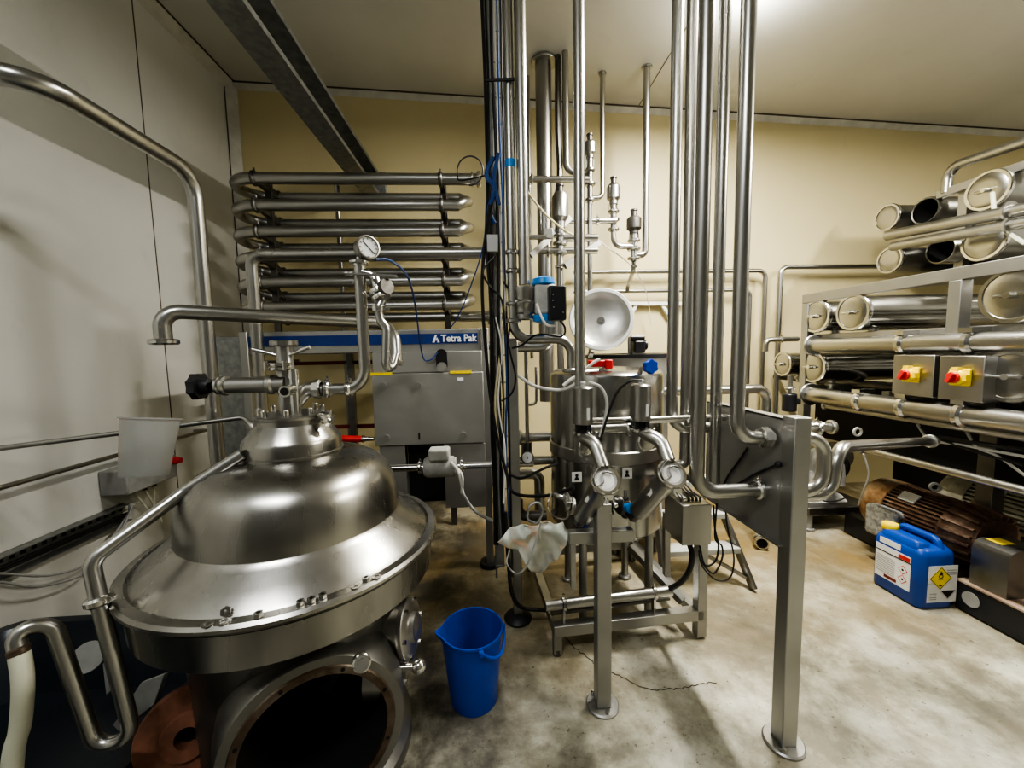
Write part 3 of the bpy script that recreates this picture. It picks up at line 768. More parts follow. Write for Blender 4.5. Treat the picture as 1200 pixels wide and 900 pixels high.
# junction box and jug
jb = at(168, 556, X=-2.20)
t = Thing('junction_box', 'grey wall junction box with a red switch behind the hanging jug', 'junction box', jb-V((0, 0, .1)))
t.part('case', MB().span((XL+.002, jb.y-.17, jb.z-.075), (XL+.16, jb.y+.20, jb.z+.075)), M['grey'], bevel=.008)
q = V((XL+.165, jb.y+.17, jb.z+.04)); t.part('red_switch', MB().lathe([(.026, 0), (.026, .02), (.018, .022), (.018, .045), (0, .047)], q, X_, 20), M['red'])
t.part('cable_gland', MB().cyl((XL+.08, jb.y+.1, jb.z-.11), (XL+.08, jb.y+.1, jb.z-.07), .014).cyl((XL+.08, jb.y+.03, jb.z-.11), (XL+.08, jb.y+.03, jb.z-.07), .014), M['blackp'])
for k, (c, r) in enumerate(((178, 600), (190, 612))):
    single('box_cable', ('pale cable looping under the junction box' if k == 0 else 'second pale cable drooping below the junction box'), 'cable',
           MB().cable([V((XL+.08, jb.y+.1-.07*k, jb.z-.1)), at(c, r, X=-2.2), at(c-22, r-22, X=-2.26), V((XL+.03, tb.y-.02, zt0-.03))], .006), M['hose'])
jt = at(170, 489, Y=1.62); jbm = at(164, 555, Y=1.62)
jr = (at(202, 490, Y=1.62)-at(139, 489, Y=1.62)).length/2*.93; hh = jt.z-jbm.z
t = Thing('measuring_jug', 'translucent plastic jug hung on the thin wall pipe', 'jug', V((jt.x, jt.y, jbm.z)))
jo = V((jt.x, jt.y-.03, jbm.z))
t.part('body', MB().lathe([(0, 0), (jr*.78, 0), (jr*.80, .004), (jr*.97, hh-.008), (jr*1.05, hh-.006), (jr*1.05, hh), (jr*.95, hh), (jr*.785, .006), (0, .006)], jo, (.05, .2, 1), 48), M['jug'])
hk = MB().cable([jo+V((-.02, jr*.9, hh-.03)), jo+V((-.02, jr+.03, hh-.05)), jo+V((-.015, jr+.03, hh*.4)), jo+V((-.01, jr*.86, hh*.3))], .009); t.part('handle', hk, M['jug'])
def zceil(x): return zc(x)-.001
def vpipe(label, col, row, Y, r, end, bend=.07, mat='pipe', steps=(), top=None, **k):
    """pipe coming down from the ceiling (or row top) at image column col"""
    a = at(col, row, Y=Y); zt_ = zceil(a.x) if top is None else at(col, top, Y=Y).z
    pts = path(V((a.x, a.y, zt_)), ('z', 'r', end), *steps)
    return pipe('vertical_pipe', label, pts, r, bend, mat, group='upright pipes', **k), pts

# ------------------------------------------------------------------ central cable ladder, post and pipes
yl = 2.06
lx0, lx1 = at(573, 300, Y=yl).x, at(592, 300, Y=yl).x
ztl = zceil(0)
t = Thing('cable_ladder', 'tall narrow wire cable ladder rising from the floor to the ceiling', 'cable ladder', ((lx0+lx1)/2, yl, .25))
for x_ in (lx0, lx1): t.part('side_rail', MB().cyl((x_, yl, .25), (x_, yl, ztl), .006, seg=8), M['galv'])
t.part('back_channel', MB().span((lx0+.005, yl+.012, .3), (lx0+.045, yl+.03, ztl)), M['frame'])
z_ = .32; rg = MB()
k = 0
while z_ < 3.8:
    rg.cyl((lx0-.004, yl-.004, z_), (lx1+.004, yl-.004, z_), .0035, seg=6); z_ += .145
t.part('rungs', rg, M['galv'])
cols = ['black', 'black', 'grey', 'black', 'white', 'bluecable', 'black', 'cream']
labs = ['thick black cable on the left edge of the cable ladder', 'second black cable from the left on the cable ladder', 'grey cable in the middle of the cable ladder', 'black cable right of the grey one on the cable ladder',
        'white cable strapped to the cable ladder', 'blue cable strapped to the cable ladder', 'rightmost black cable on the cable ladder', 'cream cable looping down beside the cable ladder']
for i in range(7):
    x_ = lx0-.002+(lx1-lx0+.004)*i/6; ps = []
    z_ = .45
    while z_ < 3.8:
        ps.append(V((x_+random.uniform(-.006, .006), yl-.016-.008*(i % 2)+random.uniform(-.003, .003), z_))); z_ += .3
    ps.append(V((x_, yl-.018, ztl)))
    single('ladder_cable', labs[i], 'cable', MB().cable(ps, .009 if i in (0, 3) else .005, 7, 4), M[cols[i]], 'cables on the cable ladder')
single('hanging_cable', labs[7], 'cable', MB().cable([at(593, 190, Y=2.0), at(596, 300, Y=2.0), at(588, 400, Y=2.0), at(580, 480, Y=2.02), at(592, 560, Y=2.02)], .006), M['cream'])
single('cable_tie_bundle', 'tangle of blue and black cable ends tied near the top coil tube', 'cable', MB().cable([at(578, 185, Y=2.0), at(570, 205, Y=1.99), at(580, 222, Y=1.99), at(573, 246, Y=1.99), at(579, 262, Y=2.0)], .012).cable([at(584, 180, Y=2.0), at(579, 210, Y=1.985), at(585, 240, Y=1.99)], .010), M['bluecable'])
lp = [at(551+15*math.cos(a), 200+17*math.sin(a), Y=2.3) for a in [k*.5+2.4 for k in range(12)]]
single('cable_loop', 'black cable coiled in a loop above the first coil tube', 'cable', MB().cable([at(576, 204, Y=2.08)]+lp+[at(560, 212, Y=2.35)], .0042), M['black'])
single('draped_cable', 'black cable hanging in a long curve left of the cable ladder', 'cable', MB().cable([at(574, 240, Y=1.98), at(565, 330, Y=1.98), at(571, 430, Y=1.97), at(580, 500, Y=1.97), at(594, 556, Y=1.95), at(603, 578, Y=1.9), at(640, 581, Y=1.8), at(672, 572, Y=1.66)], .0085), M['black'])
single('draped_cable', 'black cable sagging from the post towards the small valve', 'cable', MB().cable([at(597, 556, Y=1.95), at(612, 560, Y=1.9), at(640, 548, Y=1.85), at(654, 543, Y=1.85)], .0065), M['black'])
single('draped_cable', 'long black hose drooping along the post to its foot', 'cable', MB().cable([at(592, 600, Y=1.98), at(596, 660, Y=1.95), at(600, 695, Y=1.93), at(612, 712, Y=1.95), at(640, 715, Y=1.98)], .011), M['black'])
single('blue_cable', 'thin blue cable curving down to the coil end', 'cable', MB().cable([at(570, 235, Y=2.03), at(566, 290, Y=2.2), at(548, 345, Y=2.4), at(536, 372, Y=2.5), at(528, 384, Y=2.55)], .004), M['bluecable'])
t = Thing('steel_post', 'square steel post on a round black foot behind the bucket', 'post', (at(607, 725, Z=0).x, at(607, 725, Z=0).y, 0))
fx, fy_ = t.loc.x, t.loc.y
t.part('tube', MB().span((fx-.025, fy_-.025, .02), (fx+.025, fy_+.025, at(600, 396, Y=2.03).z)), M['frame'], bevel=.004)
t.part('foot', MB().lathe([(0, 0), (.075, 0), (.078, .012), (.06, .03), (.03, .045), (0, .045)], (fx, fy_, 0), Z_, 32), M['black'])
jbx = at(577, 286, Y=1.98)
single('small_box', 'small grey steel box on the cable ladder at mid height', 'box', MB().box(jbx, (.055, .04, .085)), M['frame'], bevel=.003)

yA = 1.98
a, pa = vpipe('left steel pipe of the close pair by the cable ladder', 598, 200, yA, .0245, 398, .085, steps=(('x', 'c', 670), ('z', 'r', 437)),
              extra=[('blue_tape', MB().cyl(at(598, 188, Y=yA), at(598, 197, Y=yA), .0262), 'ltblue')], clamps=[(at(600, 296, Y=yA), Z_), (at(601, 318, Y=yA), Z_)], flanges=[(at(602, 356, Y=yA), Z_), (at(602, 376, Y=yA), Z_), (at(668, 434, Y=yA), Z_)])
yB = 1.97
a, pb = vpipe('right steel pipe of the close pair ending at the blue capped valve', 612, 200, yB, .0275, 334)
yC = 1.72
a, pc = vpipe('single steel pipe dropping to the left valve actuator', 679, 300, yC, .0235, 480)
single('tape_band', 'thin black strap round the close pair of pipes near the ceiling', 'strap', MB().bar(at(569, 94, Y=1.95), at(603, 93, Y=1.95), .008, .012), M['black'])
# duct and back pipes
yD = 3.35
vpipe('wide ventilation duct going through the ceiling', 638, 200, yD, .066, 470, mat='steel', flanges=[(V((at(638, 92, Y=yD).x, yD, zceil(.5)-.02)), Z_)])
vpipe('thin pipe just left of the wide duct', 620, 200, 3.55, .016, 420, mat='pipe2')
single('duct_cable', 'dark cable bundle hanging right of the wide duct', 'cable', MB().cable([V((at(655, 200, Y=3.3).x, 3.3, zceil(.5))), at(654, 150, Y=3.28), at(656, 200, Y=3.28), at(653, 240, Y=3.28), at(656, 300, Y=3.28), at(655, 360, Y=3.28)], .026), M['dark'])
vpipe('pipe right of the duct bending towards the upright valve', 663, 150, 3.25, .026, 203, .09, steps=(('x', 'c', 692),))
vpipe('thin ceiling pipe behind the tall valves bending left at its foot', 706, 170, 3.45, .021, 232, .09, steps=(('x', 'c', 693),), flanges=[(V((at(706, 170, Y=3.45).x, 3.45, zceil(.9)-.01)), Z_)])
vpipe('rightmost thin ceiling pipe on the back wall bending left into a valve', 757, 200, 3.35, .027, 299, .08, steps=(('x', 'c', 744),), flanges=[(V((at(757, 200, Y=3.35).x, 3.35, zceil(1.2)-.01)), Z_)])

def control_valve(label, c, r0, r1, r2, Y, rr_, dark=False):
    top_ = at(c, r0, Y=Y); mid = V((top_.x, Y, at(c, r1, Y=Y).z)); bot = V((top_.x, Y, at(c, r2, Y=Y).z)); h = top_.z-mid.z
    t = Thing('control_valve', label, 'valve', bot, 'upright control valves on the back wall')
    t.part('actuator', MB().lathe([(0, h), (rr_*.7, h), (rr_, h*.86), (rr_, h*.3), (rr_*.62, h*.18), (rr_*.62, 0), (0, 0)], mid, Z_, 24), M['dark'] if dark else M['steel'])
    t.part('head_nub', MB().cyl(mid+Z_*h, mid+Z_*(h+.05), rr_*.4).ring(mid+Z_*(h+.05), Z_, rr_*.5, .02), M['dark'])
    t.part('stem', MB().cyl(mid, bot, rr_*.45).ring(lerp(mid, bot, .25), Z_, rr_*.85, .02).ring(lerp(mid, bot, .55), Z_, rr_*.9, .025).ring(lerp(mid, bot, .9), Z_, rr_*.85, .02), M['pipe'])
    t.part('lantern', MB().bar(mid+V((rr_*.6, 0, 0)), lerp(mid, bot, .3)+V((rr_*.6, 0, 0)), .01, .01).bar(mid-V((rr_*.6, 0, 0)), lerp(mid, bot, .3)-V((rr_*.6, 0, 0)), .01, .01), M['bright'])
    return t
control_valve('tall upright valve left of the others with a pale tag band', 691, 166, 186, 240, 3.2, .05)
control_valve('middle upright valve on the back wall with a small top nub', 719, 216, 240, 272, 3.25, .055)
control_valve('dark square headed valve at the foot of the rightmost ceiling pipe', 743, 254, 274, 306, 3.25, .06, True)
control_valve('fat valve cylinder between the duct and the single tall pipe', 656, 226, 268, 300, 2.9, .06)
P = lambda *a, Y: [at(c, r, Y=Y) for c, r in a]
pipe('connecting_pipe', 'short pipe joining the duct side to the tall valve', path(at(620, 210, Y=3.0), ('x', 'c', 690)), .023, mat='pipe', flanges=[(at(623, 210, Y=3.0), X_)])
pipe('connecting_pipe', 'pipe from the fat valve cylinder to the middle upright valve', path(at(660, 259, Y=3.22), ('x', 'c', 722)), .024, clamps=[(at(700, 259, Y=3.22), X_)])
pipe('connecting_pipe', 'bent pipe under the middle upright valve leading to the dark valve', path(at(719, 268, Y=3.25), ('z', 'r', 289), ('x', 'c', 745)), .022, .07)
pipe('connecting_pipe', 'pipe dropping below the tall upright valve', path(at(691, 236, Y=3.2), ('z', 'r', 345)), .020)
pipe('connecting_pipe', 'slanting pipe under the dark valve to the wall pipes', [at(743, 304, Y=3.3), at(742, 318, Y=3.3), at(736, 334, Y=3.7), at(735, 342, Y=3.74)], .018, .04, flanges=[(at(743, 312, Y=3.3), Z_)])
pipe('connecting_pipe', 'thick pipe between the fat valve cylinder and the brace', path(at(628, 294, Y=2.9), ('x', 'c', 700)), .025, clamps=[(at(642, 296, Y=2.9), X_)])
pipe('connecting_pipe', 'pipe under the fat valve cylinder running down behind the control box', path(at(656, 300, Y=2.9), ('z', 'r', 440)), .026, clamps=[(at(656, 313, Y=2.9), Z_)])
pipe('connecting_pipe', 'pipe end with rounded cap at brace height', path(at(660, 279, Y=2.75), ('x', 'c', 700)), .026)
pipe('connecting_pipe', 'lower return pipe curving up behind the blue capped valve', path(at(605, 407, Y=2.1), ('x', 'c', 648), ('z', 'r', 372)), .028, .10)
pipe('connecting_pipe', 'horizontal pipe at right of the coil foot into the cable ladder', path(at(540, 372, Y=3.2), ('x', 'c', 592)), .036, flanges=[(at(573, 372, Y=3.2), X_)])
# braces
t = Thing('wall_brace', 'steel bracket of two slanting struts behind the upright pipes', 'bracket', at(640, 300, Y=2.85))
t.part('strut', MB().bar(at(622, 300, Y=2.85), at(668, 255, Y=2.95), .03, .04), M['frame']); t.part('strut', MB().bar(at(662, 312, Y=2.85), at(702, 284, Y=2.95), .03, .04), M['frame'])
t.part('square_plate', MB().box(at(642, 274, Y=2.8), (.07, .03, .07)), M['frame'], bevel=.003)
pipe('cross_pipe', 'short clamped stub between the right pipe and the square plate', path(at(612, 278, Y=2.5), ('x', 'c', 640)), .015, clamps=[(at(615, 278, Y=2.5), X_)])
# wall pipes on the back wall
yW = 3.80
def wallpipe(label, pts, r=.020): return pipe('wall_pipe', label, pts, r, .07, 'pipe2', group='thin pipes on the back wall')
wallpipe('upper wall pipe turning down left of the tubular rack', path(at(672, 319, Y=yW), ('x', 'c', 897), ('z', 'to', .0)), .021)
wallpipe('second wall pipe nested inside the upper turned down one', path(at(672, 342, Y=yW), ('x', 'c', 879), ('z', 'to', .0)), .019)
wallpipe('right wall pipe coming out of the rack and turning down', path(at(1040, 312, Y=yW), ('x', 'c', 915), ('z', 'to', .0)), .023)
pipe('branch_pipe', 'small bent pipe with clamps beside the right wall pipe', path(at(897, 412, Y=3.6), ('z', 'r', 398), ('x', 'c', 935)), .024, .05, clamps=[(at(915, 398, Y=3.6), X_)])
t = Thing('wall_bracket', 'white wall bracket with slanting struts behind the round lid', 'bracket', at(740, 356, Y=3.86))
t.part('shelf_bar', MB().bar(at(735, 356, Y=3.86), at(800, 356, Y=3.86), .05, .035), M['white'])
for c, d in ((745, -9), (776, 11)): t.part('strut', MB().bar(at(c, 358, Y=3.86), at(c+d, 374, Y=3.86), .03, .03), M['white'])
single('white_wire', 'thin white wire slanting across the back valves', 'cable', MB().cable([at(697, 278, Y=3.2), at(712, 290, Y=3.25), at(740, 312, Y=3.4), at(757, 342, Y=3.7), at(763, 380, Y=3.8)], .004), M['white'])
single('cream_wire', 'cream wire slanting from the close pipe pair', 'cable', MB().cable([at(617, 224, Y=2.05), at(640, 252, Y=2.2), at(662, 270, Y=2.5), at(673, 276, Y=2.6)], .006), M['cream'])

for lab_, r_, m_, pts_ in (
    ('thin black cable weaving down left of the small grey box', .0045, 'black', ((577, 238), (570, 290), (575, 350), (584, 400), (590, 470), (588, 540))),
    ('black cable bowing out right of the cable ladder by the union', .005, 'black', ((590, 330), (602, 352), (596, 400), (604, 440), (600, 460), (588, 470))),
    ('thin white cable hanging right of the coil foot', .0045, 'white', ((581, 372), (588, 410), (584, 470), (592, 530), (590, 590))),
    ('black cable crossing the ladder from the small grey box', .005, 'black', ((580, 300), (566, 318), (576, 338), (588, 352), (592, 392)))):
    single('draped_cable', lab_, 'cable', MB().cable([at(*q_, Y=1.975) for q_ in pts_], r_), M[m_])
# blue capped pneumatic valve
q = at(630, 352, Y=1.96)
t = Thing('actuated_valve', 'pneumatic valve with grey body and light blue end caps', 'valve', q-V((0, 0, .1)))
t.part('ball_valve_body', MB().lathe([(.028, -.085), (.040, -.08), (.040, -.06), (.048, -.05), (.048, -.02), (.055, -.01), (.055, .0), (.046, .012), (.05, .035), (.055, .06), (.055, .075), (.03, .08)], V((pb[-1].x, pb[-1].y-.005, q.z-.01)), Z_, 28), M['pipe'])
t.part('actuator_body', MB().box(q+V((.035, 0, 0)), (.105, .10, .15)), M['pump'], bevel=.015)
for s_ in (1, -1): t.part('end_cap', MB().lathe([(0, 0), (.055, 0), (.058, .006), (.054, .03), (.035, .038), (0, .038)], q+V((.03, 0, s_*.074)), (0, 0, s_), 24), M['ltblue'])
bx = at(652, 356, Y=1.9)
cbx = t.part('control_box', MB().box(bx, (.085, .08, .165)), M['blackp'], bevel=.008)
dt = MB()
for c, r in ((648, 345), (648, 352), (649, 360), (660, 366)): w_ = at(c, r, Y=1.858); dt.cyl(w_, w_+V((0, .004, 0)), .004, seg=8)
t.part('control_stud', dt, M['bright'], cbx)
single('control_wire', 'white wire curling under the black control box', 'cable', MB().cable([at(629, 356, Y=1.86), at(633, 368, Y=1.85), at(640, 380, Y=1.86), at(650, 382, Y=1.9)], .006), M['white'])
single('control_wire', 'black wire drooping from the black control box', 'cable', MB().cable([at(655, 374, Y=1.9), at(662, 384, Y=1.9), at(658, 394, Y=1.9), at(630, 392, Y=1.9), at(612, 404, Y=1.92), at(600, 408, Y=1.92)], .005), M['black'])

# ------------------------------------------------------------------ tanks
tc_ = V((at(709, 470, Y=2.2).x, 2.2, 0)); R_ = .315
ztop = at(709, 436, Y=2.2-R_).z; zbot = at(709, 638, Y=2.2-R_).z
t = Thing('balance_tank', 'upright stainless steel tank behind the twin strainers', 'tank', (tc_.x, tc_.y, 0))
t.part('shell', MB().lathe([(0, zbot-.06), (.1, zbot-.055), (R_-.03, zbot-.01), (R_, zbot+.02), (R_, ztop-.04), (R_-.006, ztop-.02), (R_-.03, ztop-.002), (R_-.05, ztop), (0, ztop+.02)], tc_, Z_, 64), M['vessel'])
bz_ = at(709, 538, Y=1.9).z
t.part('belt_plate', MB().lathe([(R_, bz_-.035), (R_+.008, bz_-.03), (R_+.008, bz_+.03), (R_, bz_+.035)], tc_, Z_, 64), M['steel'])
for a in (-2.3, -.85, .8, 2.3):
    q = tc_+V((math.cos(a)*(R_-.04), math.sin(a)*(R_-.04), 0)); t.part('leg', MB().cyl(q+V((0, 0, .0)), q+V((0, 0, zbot+.02)), .022).ring(q+V((0, 0, .012)), Z_, .04, .024), M['frame'])
q = at(676, 559, Y=1.87); t.part('tank_sign', MB().box(q, (.05, .004, .05)), M['paper']); 
q = at(735, 555, Y=1.87); t.part('tank_sign', MB().box(q, (.05, .004, .05)), M['paper'])
sg = MB()
for c, r in ((676, 559), (735, 555)):
    w_ = at(c, r, Y=1.866); sg.cyl(w_+V((0, 0, .008)), w_+V((0, .002, .008)), .008, seg=12); sg.prism([(-.014, -.014), (.014, -.014), (.004, .006), (-.004, .006)], w_+V((0, 0, -.003)), X_, Z_, (0, .002, 0))
t.part('sign_symbol', sg, M['black'])
tb_ = V((at(734, 420, Y=2.9).x, 2.9, 0)); R2 = .30; z2 = at(734, 417, Y=2.62).z
t = Thing('rear_tank', 'second steel tank with a black rimmed top behind the front one', 'tank', (tb_.x, tb_.y, 0))
t.part('shell', MB().lathe([(0, .1), (R2, .15), (R2, z2), (0, z2+.004)], tb_, Z_, 56), M['sheet'])
t.part('rim', MB().lathe([(R2-.004, z2-.018), (R2+.012, z2-.016), (R2+.012, z2+.008), (R2-.02, z2+.012)], tb_, Z_, 56), M['blackp'])
for a in (-2.2, -.9, 1, 2.2): q = tb_+V((math.cos(a)*(R2-.05), math.sin(a)*(R2-.05), 0)); t.part('leg', MB().cyl(q, q+V((0, 0, .2)), .02), M['frame'])
lc = at(704.5, 374, Y=2.42); ld = V((-.22, -.95, .18)).normalized()
t = Thing('round_lid', 'round domed steel lid tilted open above the tanks', 'lid', lc-V((0, 0, .18)))
LR = 37.5/F*2.42*.97
t.part('dish', MB().lathe([(0, -.045), (LR*.35, -.042), (LR*.7, -.026), (LR*.88, -.006), (LR*.9, 0), (LR*.97, .006), (LR, .002), (LR, -.012), (LR*.93, -.014), (LR*.7, -.04), (0, -.06)], lc, ld, 64), M['lid'])
t.part('lid_rim', MB().lathe([(LR*.9, .0), (LR*.91, .012), (LR*1.0, .012), (LR*1.03, .004), (LR*1.03, -.012), (LR*.92, -.014)], lc, ld, 64, close=True), M['caplite'])
t.part('centre_boss', MB().lathe([(0, 0), (.012, 0), (.014, -.004), (.024, -.004), (.026, -.008), (.026, -.045), (0, -.046)], lc-ld*.03, ld, 32), M['bright'])
hg = lc+V((0, .03, -LR)); t.part('hinge', MB().bar(hg+V((-.05, .01, -.02)), hg+V((-.05, .06, .1)), .03, .012).bar(V((hg.x-.05, hg.y+.01, hg.z+.0)), V((hg.x-.05, hg.y+.05, z2)), .03, .02), M['frame'])
# small fittings on top of the tanks
q = at(746, 402, Y=2.65)
t = Thing('dosing_pump', 'small black pump motor standing on the rear tank top', 'pump', V((q.x, q.y, z2)))
t.part('body', MB().span((q.x-.03, q.y-.05, z2+.02), (q.x+.045, q.y+.05, z2+.10)), M['blackp'], bevel=.008)
t.part('head', MB().cyl((q.x-.04, q.y, z2+.12), (q.x+.05, q.y, z2+.12), .022).ring((q.x+.06, q.y, z2+.07), X_, .035, .02), M['blackp'])
t.part('stand', MB().cyl((q.x-.05, q.y, z2+.0), (q.x-.05, q.y, z2+.13), .012).span((q.x-.04, q.y-.04, z2+.004), (q.x+.04, q.y+.04, z2+.03)), M['frame'])
q = at(707, 428, Y=1.98)
t = Thing('lever_valve', 'valve with a bright red lever at the tank top', 'valve', q-V((0, 0, .05)))
t.part('lever', MB().bar(at(689, 426, Y=1.98), at(709, 426, Y=1.98), .03, .035).box(at(713, 427, Y=1.97), (.04, .03, .05)), M['red'], bevel=.006)
t.part('stem', MB().cyl(q+V((0, 0, -.01)), V((q.x, q.y, ztop-.03)), .012).ring(q+V((0, 0, -.03)), Z_, .024, .03), M['pipe'])
q = at(760, 430, Y=1.86)
t = Thing('blue_knob_valve', 'valve with a lobed blue hand knob at the tank top', 'valve', q-V((0, 0, .06)))
kd = V((.2, -.9, .1)).normalized(); ku, kw, _ = frame_of(kd); kb = MB()
kb.prism([((.034+.0035*math.cos(6*a))*math.cos(a), (.034+.0035*math.cos(6*a))*math.sin(a)) for a in [2*PI*k/36 for k in range(36)]], q, ku, kw, kd*.03)
t.part('knob', kb, M['blue'], bevel=.003)
t.part('stem', MB().tube([q+kd*.002, q-kd*.06, V((q.x-.02, q.y+.06, ztop-.02))], .012, .02), M['pipe'])
pipe('tank_inlet_pipe', 'thick short pipe curving over the front tank top', [at(672, 440, Y=2.0), at(690, 437, Y=2.02), at(712, 436, Y=2.05), at(745, 436, Y=2.1)], .022, .05, 'pipe')
for k, (pts_, lab) in enumerate((([(607, 440), (625, 452), (648, 457), (662, 456), (675, 450)], 'grey flexible hose sagging left of the front tank'), ([(660, 452), (672, 443), (684, 441)], 'short white tube curving up beside the single tall pipe'), ([(690, 448), (704, 454), (711, 470), (709, 490), (703, 512)], 'grey air hose looping from the left actuator'), ([(752, 446), (738, 447), (723, 460), (712, 488), (704, 514), (702, 520)], 'black air hose looping from the right actuator'), ([(685, 433), (697, 424), (703, 421)], 'white tube under the red lever'))):
    single('air_hose', lab, 'hose', MB().cable([at(*q_, Y=[1.8, 1.8, 1.58, 1.56, 1.9][k]) for q_ in pts_], [.008, .008, .006, .005, .008][k]), M[['pump', 'white', 'pump', 'black', 'white'][k]])
t = Thing('pressure_gauge', 'small round gauge at the foot of a thin upright tube', 'gauge', at(618, 548, Y=2.2))
t.part('tube', MB().tube(path(at(616, 400, Y=2.2), ('z', 'r', 520)), .011), M['pipe'])
t.part('case', MB().cyl(at(618, 536, Y=2.16), at(618, 536, Y=2.22), .038).cyl(at(617, 518, Y=2.2), at(617, 532, Y=2.2), .03), M['dark'])
t.part('dial', MB().cyl(at(618, 536, Y=2.157), at(618, 536, Y=2.16), .030), M['paper'])
t.part('needle', MB().bar(at(617.5, 534, Y=2.155), at(619, 539, Y=2.155), .004, .001, (0, 1, 0)), M['black'])
pipe('thin_pipe', 'thin pipe with a bend beside the gauge tube', path(at(628, 430, Y=2.35), ('z', 'r', 474), ('x', 'c', 617)), .008, .03)
pipe('lower_cross_pipe', 'horizontal pipe behind the gauge into the front tank', path(at(605, 513, Y=2.45), ('x', 'c', 645)), .030, flanges=[(at(610, 513, Y=2.45), X_)])
pipe('lower_cross_pipe', 'darker horizontal pipe just below the gauge', path(at(590, 541, Y=2.4), ('x', 'c', 648)), .028, mat='pipe2', flanges=[(at(600, 541, Y=2.4), X_)])
pipe('lower_cross_pipe', 'thick pipe dropping beside the front tank below the gauge', path(at(602, 556, Y=2.5), ('x', 'c', 632), ('z', 'r', 600)), .035, .05)
pipe('lower_cross_pipe', 'black hose elbow behind the plastic bag', path(at(607, 585, Y=2.3), ('z', 'r', 605), ('x', 'c', 640)), .03, .07, 'dark')

# ------------------------------------------------------------------ twin actuators, elbows and strainers
yV = 1.62
pipe('manifold_pipe', 'horizontal steel pipe linking the two actuated valves', path(at(690, 494, Y=yV+.05), ('x', 'c', 905)), .0165, mat='bright', clamps=[(at(806, 494, Y=yV+.05), X_)])
pipe('manifold_pipe', 'thicker lower pipe between the two actuated valves', path(at(688, 503, Y=yV+.04), ('x', 'c', 755)), .022, mat='pipe', clamps=[(at(736, 503, Y=yV+.04), X_)])
def strainer(which, c, r0, r1, cb_, rb_, cap, tail, elb):
    a = at(c, r0, Y=yV); b_ = V((a.x, yV, at(c, r1, Y=yV).z)); w_ = .042
    t = Thing('seat_valve', which+' of two valves with an upright steel actuator cylinder', 'valve', V((a.x, yV, b_.z-.12)))
    t.part('actuator', MB().lathe([(0, 0), (w_-.004, 0), (w_, .004), (w_, a.z-b_.z-.006), (w_-.008, a.z-b_.z), (0, a.z-b_.z)], b_, Z_, 32), M['steel'])
    t.part('top_nipple', MB().cyl(a, a+V((0, 0, .018)), .010).ring(a+V((0, 0, .015)), Z_, .012, .01), M['pump'])
    yk = MB().lathe([(.03, -.035), (.035, -.03), (.022, -.02), (.022, 0), (.034, 0)], b_, Z_, 24)
    for k in range(4):
        aa = PI/2*k+.6; yk.bar(b_+V((.03*math.cos(aa), .03*math.sin(aa), -.04)), b_+V((.03*math.cos(aa), .03*math.sin(aa), .0)), .018, .018)
    t.part('yoke', yk, M['black'])
    body = V((b_.x, yV, b_.z-.07))
    t.part('valve_body', MB().lathe([(.02, -.065), (.036, -.06), (.036, .028), (.02, .035)], body, Z_, 28), M['pipe'])
    t.part('clamp', clampmb(body+V((0, 0, .03)), Z_, .031, .018), M['bright']); t.part('clamp', clampmb(body+V((.01, -.04, -.01)), (0.2, -1, 0), .030, .018), M['bright'])
    ep = [body, at(*elb[0], Y=yV-.06), at(*elb[1], Y=yV-.10), at(*elb[2], Y=1.47)]
    t.part('elbow', MB().tube(ep, .0275, .06, 20, 8), M['pipe'])
    t.part('label_stripe', MB().box(b_+V((.012, -w_-.001, .05)), (.012, .003, .05)), M['paper'])
    cp = at(*cap, Y=1.40); tl = at(*tail, Y=1.60); d = (cp-tl).normalized(); ds = V((d.x*.5, d.y*1.1-.35, d.z*.7+.25)).normalized()
    s = Thing('strainer', which+' of two slanting strainer tubes with a clamped round end cap', 'strainer', tl)
    s.part('tube', MB().lathe([(.030, 0), (.040, .012), (.041, .02), (.041, (cp-tl).length-.012)], tl, d, 32), M['pipe2'])
    s.part('tube_label', MB().box(lerp(tl, cp, .6)+V((-.034, -.028, .008)), (.012, .004, .04), Matrix.Rotation(.6, 3, 'Y')), M['paper'])
    cpn = s.part('end_cap', MB().lathe([(.040, -.03), (.046, -.022), (.047, .0), (.036, .003), (.034, .006), (0, .007)], cp, ds, 32), M['caplite'])
    s.part('clamp_ring', MB().lathe([(.043, -.012), (.055, -.012), (.057, -.006), (.057, .006), (.053, .011), (.043, .011)], cp, ds, 36, close=True), M['bright'], cpn)
    u, v_, _ = frame_of(ds); hn = MB()
    hn.cyl(cp-u*.056-v_*.012, cp-u*.092-v_*.02, .006, seg=8).ball(cp-u*.092-v_*.02, .010).cyl(cp-u*.056+v_*.012, cp-u*.085+v_*.004, .006, seg=8).box(cp-u*.062, (.03, .016, .02))
    s.part('clamp_handle', hn, M['bright'], cpn)
    hp = [cp+ds*.01+u*.045-v_*.02, cp+ds*.03+u*.05+v_*.01, cp+ds*.022+v_*.05+u*.01, cp+ds*.012+v_*.042-u*.02, cp+ds*.012+v_*.012-u*.01, cp+ds*.012+v_*.012+u*.02, cp+ds*.012-v_*.01+u*.028, cp+ds*.012-v_*.03+u*.022]
    s.part('retaining_wire', MB().cable(hp, .003, 6, 5), M['dark'], cpn)
    k = MB().lathe([(.024, -.05), (.024, 0), (.034, .004), (.034, .02), (.024, .024)], tl, d, 20); s.part('tail_union', k, M['dark'])
    return t
strainer('left', 683, 453, 497, 683, 512, (709, 563), (682, 606), ((686, 514), (697, 520), (707, 548)))
strainer('right', 751, 450, 493, 752, 508, (787, 556), (747, 600), ((757, 508), (775, 517), (783, 540)))
